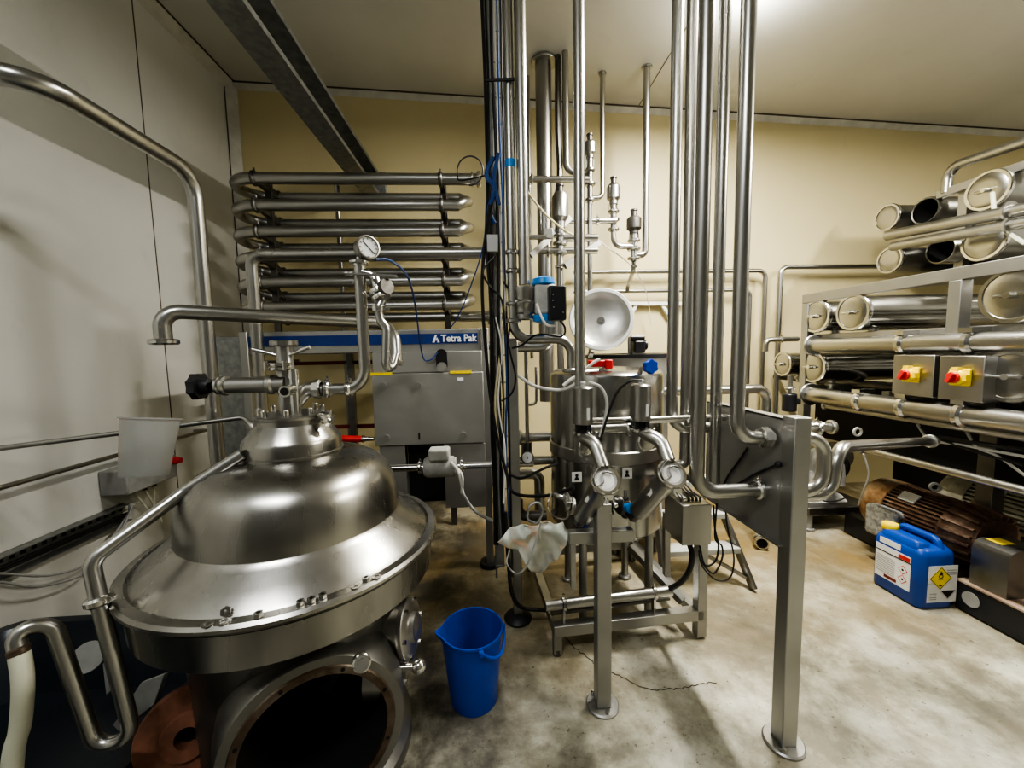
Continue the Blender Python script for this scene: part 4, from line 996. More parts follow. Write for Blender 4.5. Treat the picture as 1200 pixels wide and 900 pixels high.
# clutter of fittings behind the strainers
for k, (c, r, Y, lab) in enumerate(((661, 588, 1.72, 'cluster of small dark clamps left of the left strainer'), (726, 592, 1.68, 'dark clamp cluster with a blue cap beside the right strainer'))):
    q = at(c, r, Y=Y); t = Thing('clamp_cluster', lab, 'fitting', q-V((0, 0, .06)))
    m1 = MB().ring(q, (1, .3, .2), .045, .03).ring(q+V((.03, 0, -.02)), (1, .2, -.3), .042, .02).ring(q+V((-.02, -.01, .03)), (.3, .2, 1), .034, .02)
    for j in range(5): m1.cyl(q+V((random.uniform(-.05, .05), -.03, random.uniform(-.05, .05))), q+V((random.uniform(-.05, .05), .03, random.uniform(-.06, .06))), .008, seg=8)
    t.part('clamp_rings', m1, M['dark'] if k else M['pipe2'])
    if k: t.part('blue_cap', MB().lathe([(0, -.01), (.02, -.01), (.022, .02), (0, .022)], at(736, 595, Y=1.63), (.3, -1, .2), 18), M['ltblue'])
    else: t.part('wire_clamp', MB().cable([q+V((-.06, -.03, .06)), q+V((-.08, -.04, .0)), q+V((-.05, -.04, -.05)), q+V((0, -.04, -.06)), q+V((.02, -.03, -.02))], .005), M['bright'])

# ------------------------------------------------------------------ front post with cross bar, low stand
fp = at(706, 826, Z=0)
t = Thing('front_support', 'square steel post with a short cross bar, its round foot nearest the bucket', 'post', fp)
zp = at(706, 588, Y=fp.y).z
t.part('post', MB().span((fp.x-.03, fp.y-.03, .012), (fp.x+.03, fp.y+.03, zp)), M['frame'], bevel=.004)
bp = t.part('base_plate', footplate(fp.x, fp.y+.0, .068), M['frame'])
bm_ = MB(); bm_.cyl((fp.x+.008, fp.y-.05, .012), (fp.x+.008, fp.y-.05, .024), .009, seg=6).cyl((fp.x-.03, fp.y+.04, .012), (fp.x-.03, fp.y+.04, .024), .009, seg=6); t.part('base_bolt', bm_, M['bright'], bp)
ca, cb2 = at(669, 636, Y=fp.y), at(746, 632, Y=fp.y)
t.part('cross_bar', MB().span((ca.x, fp.y+.03, ca.z-.026), (cb2.x, fp.y+.07, ca.z+.026)), M['frame'], bevel=.003)
t.part('drop_leg', MB().span((ca.x+.008, fp.y+.035, at(672, 697, Y=fp.y).z), (ca.x+.028, fp.y+.06, ca.z-.02)), M['frame'])

A0 = at(653, 766, Z=0); A1 = at(815, 746, Z=0)
t = Thing('low_stand', 'low rectangular steel stand of square tubes carrying the valves and tank', 'stand', (A0+A1)/2)
zb_ = at(653, 737, Y=A0.y).z
wv = (A1-A0).normalized(); bk = V((-wv.y, wv.x, 0))*.75
def col(q, w, z0, z1, rot=None): return MB().bar(q+V((0, 0, z0)), q+V((0, 0, z1)), w, w, wv)
for q in (A0, A0+bk, A1+bk): t.part('leg', col(q, .04, .01, zb_+.02), M['frame']); t.part('leg_foot', MB().cyl(q, q+V((0, 0, .03)), .022), M['dark'])
zj = at(818, 640, Y=A1.y-.02).z
t.part('tall_leg', col(A1+wv*.02, .05, .01, zj+.05), M['frame'], bevel=.003)
t.part('front_rail', MB().bar(A0-wv*.02+V((0, 0, zb_)), A1+wv*.03+V((0, 0, zb_)), .05, .055), M['frame'], bevel=.003)
t.part('rear_rail', MB().bar(A0+bk-wv*.02+V((0, 0, zb_)), A1+bk+wv*.03+V((0, 0, zb_)), .05, .055), M['frame'])
for q in (A0, A1): t.part('side_rail', MB().bar(q+V((0, 0, zb_)), q+bk+V((0, 0, zb_)), .04, .05), M['frame'])
dg_ = MB().bar(at(738, 640, Y=2.15), at(800, 705, Y=1.9), .04, .035); t.part('slanting_rail', dg_, M['frame'], bevel=.003)
t.part('back_leg', MB().bar(at(781, 600, Y=2.15), at(781, 688, Y=2.15), .035, .035), M['frame'], bevel=.003)
tb0 = at(639, 710, Y=1.80); tb1 = at(786, 692, Y=1.86)
t2 = Thing('clamped_tube', 'round steel tube clamped along the top of the low stand', 'tube', (tb0+tb1)/2-V((0, 0, .06)))
t2.part('tube', MB().tube([tb0, tb1], .026, seg=20), M['pipe'])
for f_ in (.14, .86):
    q = lerp(tb0, tb1, f_); d = tb1-tb0
    t2.part('pipe_clamp', MB().ring(q, d, .033, .022).bar(q-V((0, 0, .03)), V((q.x, q.y, zb_+.02)), .012, .03).cyl(q+V((0, 0, .03)), q+V((0, 0, .05)), .006, seg=8), M['bright'])
single('flat_bar', 'dark flat bar lying along the low stand under the clamped tube', 'bar', MB().bar(tb0+V((.03, .04, -.055)), tb1+V((0, .04, -.055)), .06, .012), M['dark'])
# junction box on the tall leg
jc = at(817, 612, Y=1.70)
jx0, jx1 = at(797, 612, Y=1.64).x, at(834, 612, Y=1.64).x
t = Thing('steel_terminal_box', 'upright stainless terminal box with cables entering its top', 'terminal box', (jc.x, 1.72, zj))
t.part('case', MB().span((jx0+.01, 1.64, at(817, 639, Y=1.64).z), (jx1, 1.82, at(817, 592, Y=1.64).z)), M['steel'], bevel=.004)
cbx = MB(); zt_ = at(817, 592, Y=1.64).z
for k in range(6): x_ = jx0+.03+k*.018; cbx.cable([V((x_, 1.69, zt_-.005)), V((x_, 1.70, zt_+.016)), V((x_-.01, 1.76, zt_+.028)), V((x_+.03, 1.95, zt_+.03))], .006, 6, 5)
single('entry_cables', 'dark cables entering the top of the terminal box', 'cable', cbx, M['dark'])
for k, (pts_, r_) in enumerate((([(836, 592), (838, 620), (842, 640), (838, 658), (826, 662), (820, 640)], .0042), ([(840, 590), (838, 630), (846, 640), (846, 655), (836, 672), (822, 658), (819, 645)], .004), ([(850, 596), (853, 620), (860, 652), (856, 676), (840, 680), (824, 665), (819, 650)], .0035))):
    single('looped_cable', ['inner black cable looped under the terminal box', 'middle black cable looped below the terminal box', 'outer thin black cable looped far right of the terminal box'][k], 'cable', MB().cable([at(*q_, Y=1.66) for q_ in pts_], r_), M['black'])
single('black_hose', 'thick black hose curving from the terminal box to the clamped tube', 'hose', MB().cable([at(806, 632, Y=1.72), at(811, 650, Y=1.7), at(808, 668, Y=1.72), at(798, 682, Y=1.78), at(785, 690, Y=1.85)], .013, 10), M['black'])

# ------------------------------------------------------------------ pipe panel with five tall pipes
pf = at(918, 870, Z=0); XP = pf.x+.0
t = Thing('pipe_panel_stand', 'steel pipe panel on a square post with a round bolted base plate', 'panel stand', pf)
zpt = at(932, 488, Y=pf.y).z
t.part('post', MB().span((XP-.03, pf.y-.03, .012), (XP+.03, pf.y+.03, zpt)), M['frame'], bevel=.004)
bp = t.part('base_plate', footplate(XP, pf.y, .07), M['frame'])
bm_ = MB(); bm_.cyl((XP-.03, pf.y-.045, .012), (XP-.03, pf.y-.045, .026), .009, seg=6).cyl((XP+.035, pf.y+.04, .012), (XP+.035, pf.y+.04, .026), .009, seg=6); t.part('base_bolt', bm_, M['bright'], bp)
XS = XP-.025
ztp = at(925, 492, Y=pf.y).z; zbp = at(925, 640, Y=pf.y).z; ye = at(832, 480, X=XS).y+.02
t.part('sheet', MB().span((XS-.004, pf.y-.02, zbp), (XS+.004, ye, ztp)), M['sheet'], bevel=.001)
t.part('top_lip', MB().span((XS-.004, pf.y-.02, ztp-.006), (XS+.04, ye, ztp)), M['frame'])
t.part('bottom_lip', MB().span((XS-.03, pf.y-.0, zbp), (XS+.0, ye, zbp+.006)), M['frame'])
def xwall(c, r): return at(c, r, X=XS).y
y3 = xwall(897, 578); y5 = xwall(905, 516)
# five pipes
a = at(822, 300, Y=y3); pts = path(V((a.x, y3, zceil(a.x))), ('z', 'r', 577), ('x', 'to', XS))
pipe('vertical_pipe', 'nearest and thickest of the five tall panel pipes, bending right low on the panel', pts, .0265, .075, 'pipe2', group='upright pipes', clamps=[(V((XS-.03, y3, pts[1].z)), X_)], seg=22)
a = at(869, 300, Y=y5); pts = path(V((a.x, y5, zceil(a.x))), ('z', 'r', 514), ('x', 'to', XS))
nut_ = MB().lathe([(.028, -.02), (.040, -.016), (.040, .016), (.028, .02)], V((XS-.03, y5, pts[1].z)), X_, 8)
pipe('vertical_pipe', 'rightmost of the five tall panel pipes, joined to the panel by a hexagonal union', pts, .0255, .075, 'pipe', group='upright pipes', extra=[('union_nut', nut_, 'bright')], seg=20)
y1 = 1.72; a = at(790, 300, Y=y1); pts = path(V((a.x, y1, zceil(a.x))), ('z', 'r', 502), ('x', 'to', XS))
pipe('vertical_pipe', 'leftmost of the five tall panel pipes, bending right behind the thick one', pts, .0245, .075, 'pipe', group='upright pipes', seg=20)
y2 = 1.80; a = at(807, 300, Y=y2); pts = path(V((a.x, y2, zceil(a.x))), ('z', 'r', 545), ('x', 'c', 786))
pipe('vertical_pipe', 'second tall panel pipe from the left, curving left towards the tank', pts, .0265, .09, 'pipe2', group='upright pipes', seg=20)
y4 = 1.62; a = at(843, 300, Y=y4); pts = path(V((a.x, y4, zceil(a.x))), ('z', 'r', 569), ('x', 'c', 826), ('y', 'by', .12))
pipe('vertical_pipe', 'fourth tall panel pipe from the left, curving in behind the thick one', pts, .0235, .06, 'pipe', group='upright pipes', seg=20)
for k, (pts_, w_) in enumerate((([(846, 574), (853, 558), (866, 540), (876, 525)], 'upper black cable tied across the panel face'), ([(842, 572), (864, 567), (886, 555), (912, 544)], 'lower black cable ending in a plug on the panel face'))):
    single('panel_cable', w_, 'cable', MB().cable([at(*q_, X=XS-.012) for q_ in pts_], .0045).ball(at(*pts_[-1 if k else 0], X=XS-.012), .012), M['black'])
# return bends and outlet on the far side of the panel
zu = at(905, 512, X=XS).z; zl = at(897, 578, X=XS).z
yq = y5-.02
u0 = V((XS, yq, zu)); u1 = mv(u0, 'x', 'c', 967); u2 = V((u1.x, yq, zl+.02)); u3 = V((XS, yq, zl+.02))
pipe('return_bend', 'steel return bend looping out beyond the panel post', [u0, u1, u2, u3], .0235, .075, 'pipe', seg=18)
o0 = V((XS, y3-.03, zl-.005)); o1 = mv(o0, 'x', 'c', 975); o2 = at(979, 524, Y=o1.y)
o2 = V((o1.x, o1.y, o2.z)); o3 = at(1090, 517, Y=2.05)
pipe('outlet_pipe', 'steel pipe rising from the panel and running right to the rack', [o0, o1, o2+V((.01, 0, 0)), o3], .0235, .075, 'pipe', flanges=[(o3, (o3-o2))], seg=18)
pipe('port_pipe', 'short union stub behind the panel post near its top', path(at(938, 500, Y=1.75), ('x', 'c', 962)), .025, clamps=[(at(957, 502, Y=1.75), X_)])

# ------------------------------------------------------------------ step ladder, fitting, bucket, bag
s1 = at(883, 692, Z=0); 
t = Thing('step_ladder', 'small grey step ladder behind the terminal box', 'step ladder', s1)
W_ = .44; xh = s1.x; xlft = xh-W_-.12
fy0, ty0 = s1.y, s1.y+.32; hs = .62
for x_ in (xh, xlft):
    t.part('front_rail', MB().bar((x_, fy0, .01), (x_-(.12 if x_ == xh else -.06), ty0, hs), .022, .06, (0, -1, .5)), M['pipe2'], bevel=.003)
    t.part('rear_rail', MB().bar((x_, fy0+.62, .01), (x_-(.12 if x_ == xh else -.06), ty0+.02, hs), .02, .04), M['frame'])
for k, f_ in enumerate((.36, .66, .96)):
    yy_ = fy0+(ty0-fy0)*f_; xx0 = xlft+.06*f_; xx1 = xh-.12*f_
    t.part('step', MB().span((xx0, yy_-.05, hs*f_-.02), (xx1, yy_+.06, hs*f_+.015)), M['pump'], bevel=.004)
t.part('brace', MB().bar((xh-.02, fy0+.04, .06), (xlft+.05, ty0, .30), .02, .02), M['frame'])
lf = at(893, 640, Z=.035)
t = Thing('loose_pipe_fitting', 'short clamped pipe fitting lying on the floor behind the panel', 'fitting', V((lf.x, lf.y, 0)))
dl = V((-.5, -1, 0)).normalized(); o_ = V((lf.x, lf.y, .055))
t.part('stub', MB().lathe([(.036, 0), (.045, 0), (.045, .03), (.040, .035), (.040, .14), (.032, .14), (.032, .0)], o_, -dl, 28), M['pipe'])
t.part('clamp', MB().ring(o_-dl*.05, dl, .052, .025, .042), M['bright']); t.part('bore', MB().lathe([(0, .02), (.036, .02)], o_, -dl, 24), M['void'])

bc = at(556, 816, Z=0); hb_ = at(549, 735, Y=bc.y).z
t = Thing('bucket', 'blue plastic bucket with a pouring lip on the concrete floor', 'bucket', V((bc.x, bc.y, 0)))
rb0, rt0 = .100, .128
mb = MB(); N = 64
def bring(r, z, lip=0.0):
    out = []
    for k in range(N):
        a = 2*PI*k/N; d = math.atan2(math.sin(a-PI*1.06), math.cos(a-PI*1.06)); w_ = math.exp(-(d/.20)**2)*lip
        out.append(V((bc.x+(r+w_)*math.cos(a), bc.y+(r+w_)*math.sin(a), z+w_*.35)))
    return out
mb.loft([bring(rb0-.01, .003), bring(rb0, .0), bring(rb0+.002, .012), bring(rt0-.006, hb_-.05, .008), bring(rt0-.003, hb_-.012, .022), bring(rt0+.004, hb_-.01, .024), bring(rt0+.004, hb_, .026), bring(rt0-.002, hb_, .024), bring(rt0-.008, hb_-.05, .006), bring(rb0-.004, .012), bring(rb0*.5, .008)])
t.part('shell', mb, M['blue'], sharp=50)
hp = []
for k in range(15):
    a = -.95+k*(1.35/14); f_ = math.sin(PI*k/14); hp.append(V((bc.x+(rt0+.008)*math.cos(a-.3), bc.y+(rt0+.008)*math.sin(a-.3), hb_-.02-.055*f_)))
t.part('handle', MB().cable(hp, .007, 10, 3), M['blue'])
for e_ in (hp[0], hp[-1]): t.part('handle_lug', MB().box(e_+V((-.003, 0, .0)), (.02, .02, .028)), M['blue'], bevel=.005)

outl = [(583, 634), (588, 626), (600, 616), (612, 611), (628, 609), (638, 606), (648, 611), (660, 612), (665, 624), (659, 645), (651, 659), (647, 646), (640, 653), (634, 661), (632, 674), (622, 669), (613, 655), (607, 645), (598, 642)]
yb = 1.68
bm = bmesh.new(); vs = [bm.verts.new(at(c, r, Y=yb)) for c, r in outl]; fc = bm.faces.new(vs)
bmesh.ops.triangulate(bm, faces=[fc])
for _ in range(4): bmesh.ops.subdivide_edges(bm, edges=[e for e in bm.edges if e.calc_length() > .012], cuts=1, use_grid_fill=False); bmesh.ops.triangulate(bm, faces=bm.faces[:])
cen = at(628, 612, Y=yb)
for v in bm.verts:
    d = v.co-cen; a = math.atan2(d.z, d.x); r_ = d.length
    v.co.y += -.05*math.exp(-(r_/.12)**2)+.016*min(1, r_/.05)*math.sin(a*6+r_*14)+.010*math.sin(v.co.x*70+v.co.z*40)
mb = MB(); bm.verts.index_update(); mb.v = [v.co.copy() for v in bm.verts]; mb.f = [tuple(v.index for v in f.verts) for f in bm.faces]; bm.free()
t = Thing('cloth_bag', 'crumpled translucent white bag hung beside the cable ladder', 'bag', V((cen.x, yb, at(628, 672, Y=yb).z)))
t.part('draped_sheet', mb, M['bag'], solid=.0015, sharp=80)
kq = [at(618, 606, Y=1.62), at(620, 594, Y=1.62), at(630, 589, Y=1.62), at(636, 598, Y=1.62), at(630, 612, Y=1.61), at(620, 610, Y=1.61)]
single('wire_loop', 'grey wire loop holding up the white bag', 'wire', MB().cable(kq+[at(617, 603, Y=1.62)], .006), M['galv'])
single('hanging_wire', 'pale wire curving across the front of the white bag', 'wire', MB().cable([at(634, 612, Y=1.60), at(626, 640, Y=1.60), at(616, 665, Y=1.62), at(604, 672, Y=1.66), at(594, 660, Y=1.9), at(597, 645, Y=1.95)], .004), M['pump'])
# ------------------------------------------------------------------ tubular membrane rack on the right
XF = 2.6; XBk = 4.6
def capmb(q, r):
    """round end cap facing -x with clamp ring and centre bolt"""
    d = V((-1, 0, 0))
    disc = MB().lathe([(r*.9, -.03), (r*.98, -.02), (r*.98, .004), (r*.9, .010), (r*.5, .013), (0, .014)], q, d, 40)
    ring = MB().lathe([(r*.95, -.016), (r*1.10, -.016), (r*1.12, -.010), (r*1.12, .006), (r*1.08, .012), (r*.95, .012)], q, d, 40, close=True)
    bolt = MB().bar(q+d*.02-Y_*r*.45, q+d*.02+Y_*r*.45, .014, .012).cyl(q+d*.012, q+d*.045, .016, seg=12).cyl(q+d*.03-Y_*.012, q+d*.03+Y_*.06, .008, seg=8)
    return disc, ring, bolt
def pressure_tube(label, q, r, x1, mat='vessel', bolt=True, port=True):
    q = V(q)
    t = Thing('pressure_vessel', label, 'pressure vessel', q-V((0, 0, r)), 'filter tubes of the rack')
    t.part('tube', MB().lathe([(r*.97, 0), (r, .004), (r, x1-q.x), (0, x1-q.x)], q, X_, 40), M[mat])
    d, rg_, b_ = capmb(q, r)
    c = t.part('end_cap', d, M['mirror']); t.part('clamp_ring', rg_, M['bright'], c)
    if bolt: t.part('cap_bolt', b_, M['bright'], c)
    if port:
        for x_ in (q.x+.16, q.x+.75):
            t.part('port', MB().cyl((x_, q.y, q.z-r-.07), (x_, q.y, q.z-r*.7), .026).ring((x_, q.y, q.z-r-.03), Z_, .042, .025), M['pipe'])
    return t
def open_tube(label, q, r, x1):
    q = V(q); t = Thing('open_pressure_tube', label, 'pressure vessel', q-V((0, 0, r)), 'open tubes of the upper rack')
    t.part('tube', MB().lathe([(r*.88, .6), (r*.88, .0), (r*.96, -.004), (r, .004), (r, x1-q.x), (r*.88, x1-q.x)], q, X_, 44), M['pipe2'])
    t.part('bore', MB().lathe([(r*.875, .02), (r*.875, .55), (0, .55)], q, X_, 40), M['void'])
    cl_ = MB()
    for x_ in (.35, .8): cl_.ring(q+V((x_, 0, -r-.01)), Y_, .02, .05).bar(q+V((x_, -.05, -r*.8)), q+V((x_, .05, -r*.8)), .03, .02)
    t.part('clip', cl_, M['bright'])
    return t
zA = at(1000, 366, X=XF).z; zB = at(953, 430, X=XF).z
yof = lambda c, r, X=XF: at(c, r, X=X).y
pressure_tube('rear capped filter tube of the middle rack row, beside the rack end post', (XF, yof(957, 370), zA), .118, XBk)
pressure_tube('long capped filter tube of the middle rack row in front of the rear one', (XF, yof(1000, 366), zA), .118, XBk)
pressure_tube('big capped filter tube cut by the picture edge, in the middle rack row', (XF, yof(1188, 350), zA), .125, XBk)
pressure_tube('smallest looking capped filter tube behind the rack end post, lower row', (XF+.05, 3.36, at(904, 427, Y=3.36).z), .098, XBk)
pressure_tube('capped filter tube of the lower row running behind the switch boxes', (XF, yof(953, 430), zB), .115, XBk)
pressure_tube('big capped filter tube right of the switch boxes, lower row', (XF-.02, yof(1190, 445), zB), .118, XBk)
# frame
yE = yof(944, 400)
R0 = at(944, 352, X=XF); R1 = at(1200, 306, X=XF)
zt_ = (R0.z+R1.z)/2
t = Thing('tube_rack', 'grey welded steel frame carrying the filter tubes along the right', 'rack', (XF+.6, 2.2, 0))
yN = .75
tb = t.part('top_beam', MB().span((XF-.02, yN, zt_-.035), (XF+.045, yE+.03, zt_+.035)), M['frame'], bevel=.003)
t.part('end_post', MB().span((XF-.018, yE-.03, .01), (XF+.045, yE+.03, zt_-.036)), M['frame'], bevel=.003)
yM = yof(1122, 350)
zl_ = at(1150, 388, X=XF).z
t.part('middle_post', MB().span((XF-.022, yM-.03, zl_-.06), (XF+.05, yM+.03, zt_-.036)), M['frame'], bevel=.003)
t.part('lower_beam', MB().span((XF+.06, yN, zl_-.03), (XF+.11, yE, zl_+.03)), M['frame'], bevel=.003)
yP = yof(1108, 540)
t.part('rear_post', MB().span((XF+.25, yP-.04, .01), (XF+.33, yP+.04, 1.2)), M['dark'], bevel=.003)
for x_ in (XBk-.1,):
    for y_ in (yE, yM, 1.0): t.part('back_post', MB().span((x_, y_-.03, .01), (x_+.06, y_+.03, zt_)), M['frame'])
    t.part('back_beam', MB().span((x_, yN, zt_-.03), (x_+.06, yE+.03, zt_+.03)), M['frame'])
for y_ in (yE, yM+.45, yM-.0, yM-.55, 1.0):
    t.part('tube_bearer', MB().span((XF+.1, y_-.025, zA-.20), (XBk, y_+.025, zA-.15)), M['frame']); t.part('tube_bearer', MB().span((XF+.1, y_-.025, zB-.20), (XBk, y_+.025, zB-.15)), M['frame'])
t.part('shade_sheet', MB().span((XF+.42, yN, .66), (XF+.43, yE+.35, 1.17)), M['void']); t.part('shade_sheet', MB().span((XF+.95, yN, .02), (XF+.96, yE+.1, .66)), M['void'])  # dark sheets added to stand in for the shade behind the rack
t.part('shade_sheet', MB().span((XF+1.3, yN, .1), (XF+1.32, yE, 1.0)), M['dark'])
# manifolds along the rack
def along(label, p0, p1, X, r, mat, cl=(), name='manifold_pipe'):
    a, b_ = at(*p0, X=X), at(*p1, X=X); z_ = (a.z+b_.z)/2
    s, e_ = V((X, a.y, z_)), V((X, yN, z_))
    tops = []
    for c in cl:
        q = mv(s, 'y', 'c', c); tops.append(('band_clamp', MB().ring(q, Y_, r*1.28, .045).bar(q+V((-.05, 0, r*1.25)), q+V((.06, 0, r*1.3)), .06, .025).cyl(q+V((-.05, .0, r*1.2)), q+V((.08, 0, r*1.35)), .012), 'bright'))
    return pipe(name, label, [s, e_], r, mat=mat, extra=tops, seg=24, flanges=[(s+V((0, -.01, 0)), Y_)])
along('upper manifold pipe under the middle tube row of the rack', (952, 404), (1190, 401), XF-.02, .052, 'pipe', (1060, 1140))
along('lower manifold pipe under the switch boxes', (948, 462), (1190, 494), XF-.05, .056, 'pipe', (1010, 1062, 1130))
along('thin pipe just under the lower manifold pipe', (966, 474), (1190, 513), XF-.03, .020, 'pipe2', (), 'rack_pipe')
along('thin steel pipe passing above the rusty motor', (1010, 524), (1195, 576), XF-.1, .022, 'pipe', (), 'rack_pipe')
a = at(880, 455, Y=3.2); pipe('bent_pipe', 'bent pipe behind the panel sheet turning down left of the rack', path(V((1.0, 2.7, at(868, 456, Y=2.7).z)), ('x', 'c', 898), ('z', 'to', 0)), .035, .08, 'pipe')
along('thin dark pipe below the smallest looking filter tube', (905, 449), (1150, 447), XF+.4, .03, 'dark', (), 'rack_pipe')
q = at(925, 470, Y=2.9)
t = Thing('valve_actuator', 'dark valve actuator hanging below the rear filter tube', 'valve', q-V((0, 0, .12)))
t.part('body', MB().cyl(q+V((0, 0, -.08)), q+V((0, 0, .06)), .05).box(q+V((.04, 0, 0)), (.07, .06, .05)), M['blackp'], bevel=.008); t.part('stem', MB().cyl(q+V((0, 0, .06)), q+V((0, 0, .2)), .018).ring(q+V((0, 0, .1)), Z_, .035, .02), M['pipe'])
# cables under the manifold
for k, pts_ in enumerate((((1075, 497), (1090, 515), (1130, 522), (1200, 535)), ((1080, 500), (1096, 512), (1140, 528), (1200, 545)), ((1132, 505), (1145, 524), (1170, 535), (1205, 560)), ((1100, 512), (1150, 520), (1205, 528)))):
    single('rack_cable', ['pale cable looping down from the lower manifold under the first switch box', 'dark cable beside the pale loop under the lower manifold', 'pale cable drooping under the second switch box to the picture edge', 'uppermost black cable strung beneath the lower manifold'][k], 'cable', MB().cable([at(*q_, X=XF+.05) for q_ in pts_], [.008, .009, .007, .012][k]), M[['pump', 'black', 'pump', 'black'][k]])
single('pump_wire', 'pale wire hanging in front of the dark gap by the outlet pipe', 'wire', MB().cable([at(1012, 532, Y=2.3), at(1018, 555, Y=2.3), at(1012, 575, Y=2.35), at(1006, 592, Y=2.5)], .006), M['pump'])
# switch boxes
def switch_box(label, c0, c1, r0, r1, sw):
    X = XF-.10; y0_, y1_ = at(c1, 440, X=X).y, at(c0, 440, X=X).y
    z0, z1 = at((c0+c1)/2, r1, X=X).z, at((c0+c1)/2, r0, X=X).z
    t = Thing('switch_box', label, 'switch box', (X, (y0_+y1_)/2, z0))
    t.part('case', MB().span((X, y0_, z0), (X+.16, y1_, z1)), M['steel'], bevel=.004)
    q = at(*sw, X=X)
    t.part('yellow_plate', MB().span((X-.018, q.y-.045, q.z-.045), (X, q.y+.045, q.z+.045)), M['yellow'], bevel=.006)
    kb = t.part('yellow_collar', MB().lathe([(.040, 0), (.042, .02), (.036, .028), (.03, .03)], V((X-.016, q.y, q.z)), -X_, 28).box(V((X-.03, q.y, q.z+.045)), (.03, .03, .016)).box(V((X-.03, q.y-.045, q.z)), (.03, .016, .03)), M['yellow'])
    t.part('red_knob', MB().lathe([(0, 0), (.030, 0), (.030, .03), (.026, .034), (0, .034)], V((X-.026, q.y, q.z)), -X_, 28).box(V((X-.066, q.y, q.z)), (.02, .018, .055), Matrix.Rotation(.5, 3, 'X')), M['red'], kb)
    return t
switch_box('steel switch box nearer the rack end, with a red rotary switch on yellow', 1046, 1094, 416, 464, (1069, 439))
switch_box('steel switch box nearer the big tube cap, with a red rotary switch on yellow', 1100, 1153, 417, 470, (1127, 442))

# ------------------------------------------------------------------ upper open tube rack
XU = 3.65
rowC, rowD = at(1166, 222, Y=2.75).z, at(1166, 283, Y=2.75).z
pressure_tube('capped tube of the top row, farthest back beside an open tube', (XU-.02, 3.42, at(1040, 255, Y=3.42).z), .105, 5.4, 'pipe2', False, False)
open_tube('upper hollow open ended tube in the top row', (XU+.08, 3.2, at(1069, 247, Y=3.2).z), .110, 5.4)
pressure_tube('capped tube of the top row nearest the picture edge with a pale hose', (XU, 2.72, at(1165, 223, Y=2.72).z), .125, 5.4, 'pipe2', True, False)
pressure_tube('capped tube at the left end of the second row from the top', (XU-.1, 3.3, at(1037, 305, Y=3.3).z), .103, 5.4, 'pipe2', False, False)
open_tube('lower hollow open ended tube in the second row from the top', (XU, 3.0, at(1105, 293, Y=3.0).z), .108, 5.4)
pressure_tube('capped tube of the second row from the top, nearest the picture edge', (XU, 2.72, at(1168, 283, Y=2.72).z), .125, 5.4, 'pipe2', False, False)
pressure_tube('lower half hidden tube resting on the rack top beam', (XU+.25, 2.45, at(1190, 304, Y=2.45).z), .07, 5.4, 'bright', False, False)
def upper(label, p0, Y0, p1, Y1, r, mat='pipe2', **k): return pipe('upper_manifold', label, [at(*p0, Y=Y0), at(*p1, Y=Y1)], r, mat=mat, **k)
XM = 3.4
def ualong(label, c, r, r1, X, rad, mat='pipe2'):
    a = at(c, r, X=X); b_ = at(1215, r1, X=X); z_ = (a.z+b_.z)/2
    return pipe('upper_manifold', label, [V((X, a.y, a.z)), V((X, 1.2, b_.z+(b_.z-a.z)/(b_.y-a.y)*(1.2-b_.y)))], rad, mat=mat, flanges=[(V((X, mv(V((X, a.y, a.z)), 'y', 'c', 1185).y, lerp(a, b_, .86).z)), Y_)])
ualong('upper of two dull manifold pipes between the top tube rows', 1040, 276, 242, XM, .042)
ualong('lower of two dull manifold pipes between the top tube rows', 1046, 289, 258, XM+.0, .036)
zr_ = at(1104, 224, Y=3.3)
t = Thing('upper_rack', 'upper rack with a flat rail and bent guard pipe above the top tube row', 'rack', V((XU, 2.4, zr_.z)))
ra = at(1100, 229, X=XU+.1); rb_ = at(1200, 194, X=XU+.1)
t.part('flat_rail', MB().bar(ra, rb_+(rb_-ra)*1.0, .05, .06), M['frame'], bevel=.003)
g0 = at(1109, 226, X=XU+.1); g1 = V((g0.x, g0.y, at(1110, 196, Y=g0.y).z)); g2 = at(1202, 166, X=XU+.1)
t.part('guard_pipe', MB().tube([g0, g1, g2+(g2-g1)*.8], .035, .1), M['pipe2'])
for y_ in (3.0, 2.1, 1.4):
    for z_ in (rowC-.20, rowD-.20): t.part('tube_bearer', MB().span((XU+.2, y_-.25 if y_ > 2.9 else y_-.02, z_), (5.25, y_+.5 if y_ > 2.9 else y_+.02, z_+.04)), M['frame'])
for xx_, yy_ in ((XU+.15, g0.y-.1), (5.2, g0.y-.1), (XU+.15, 1.3), (5.2, 1.3)):
    t.part('rack_post', MB().span((xx_-.03, yy_-.03, .01), (xx_+.03, yy_+.03, ra.z)), M['frame'])
single('pale_hose', 'thin pale hose hanging from the nearest top row tube', 'hose', MB().cable([at(1163, 226, Y=2.55), at(1166, 250, Y=2.5), at(1176, 268, Y=2.45), at(1202, 286, Y=2.3)], .012), M['hose'])

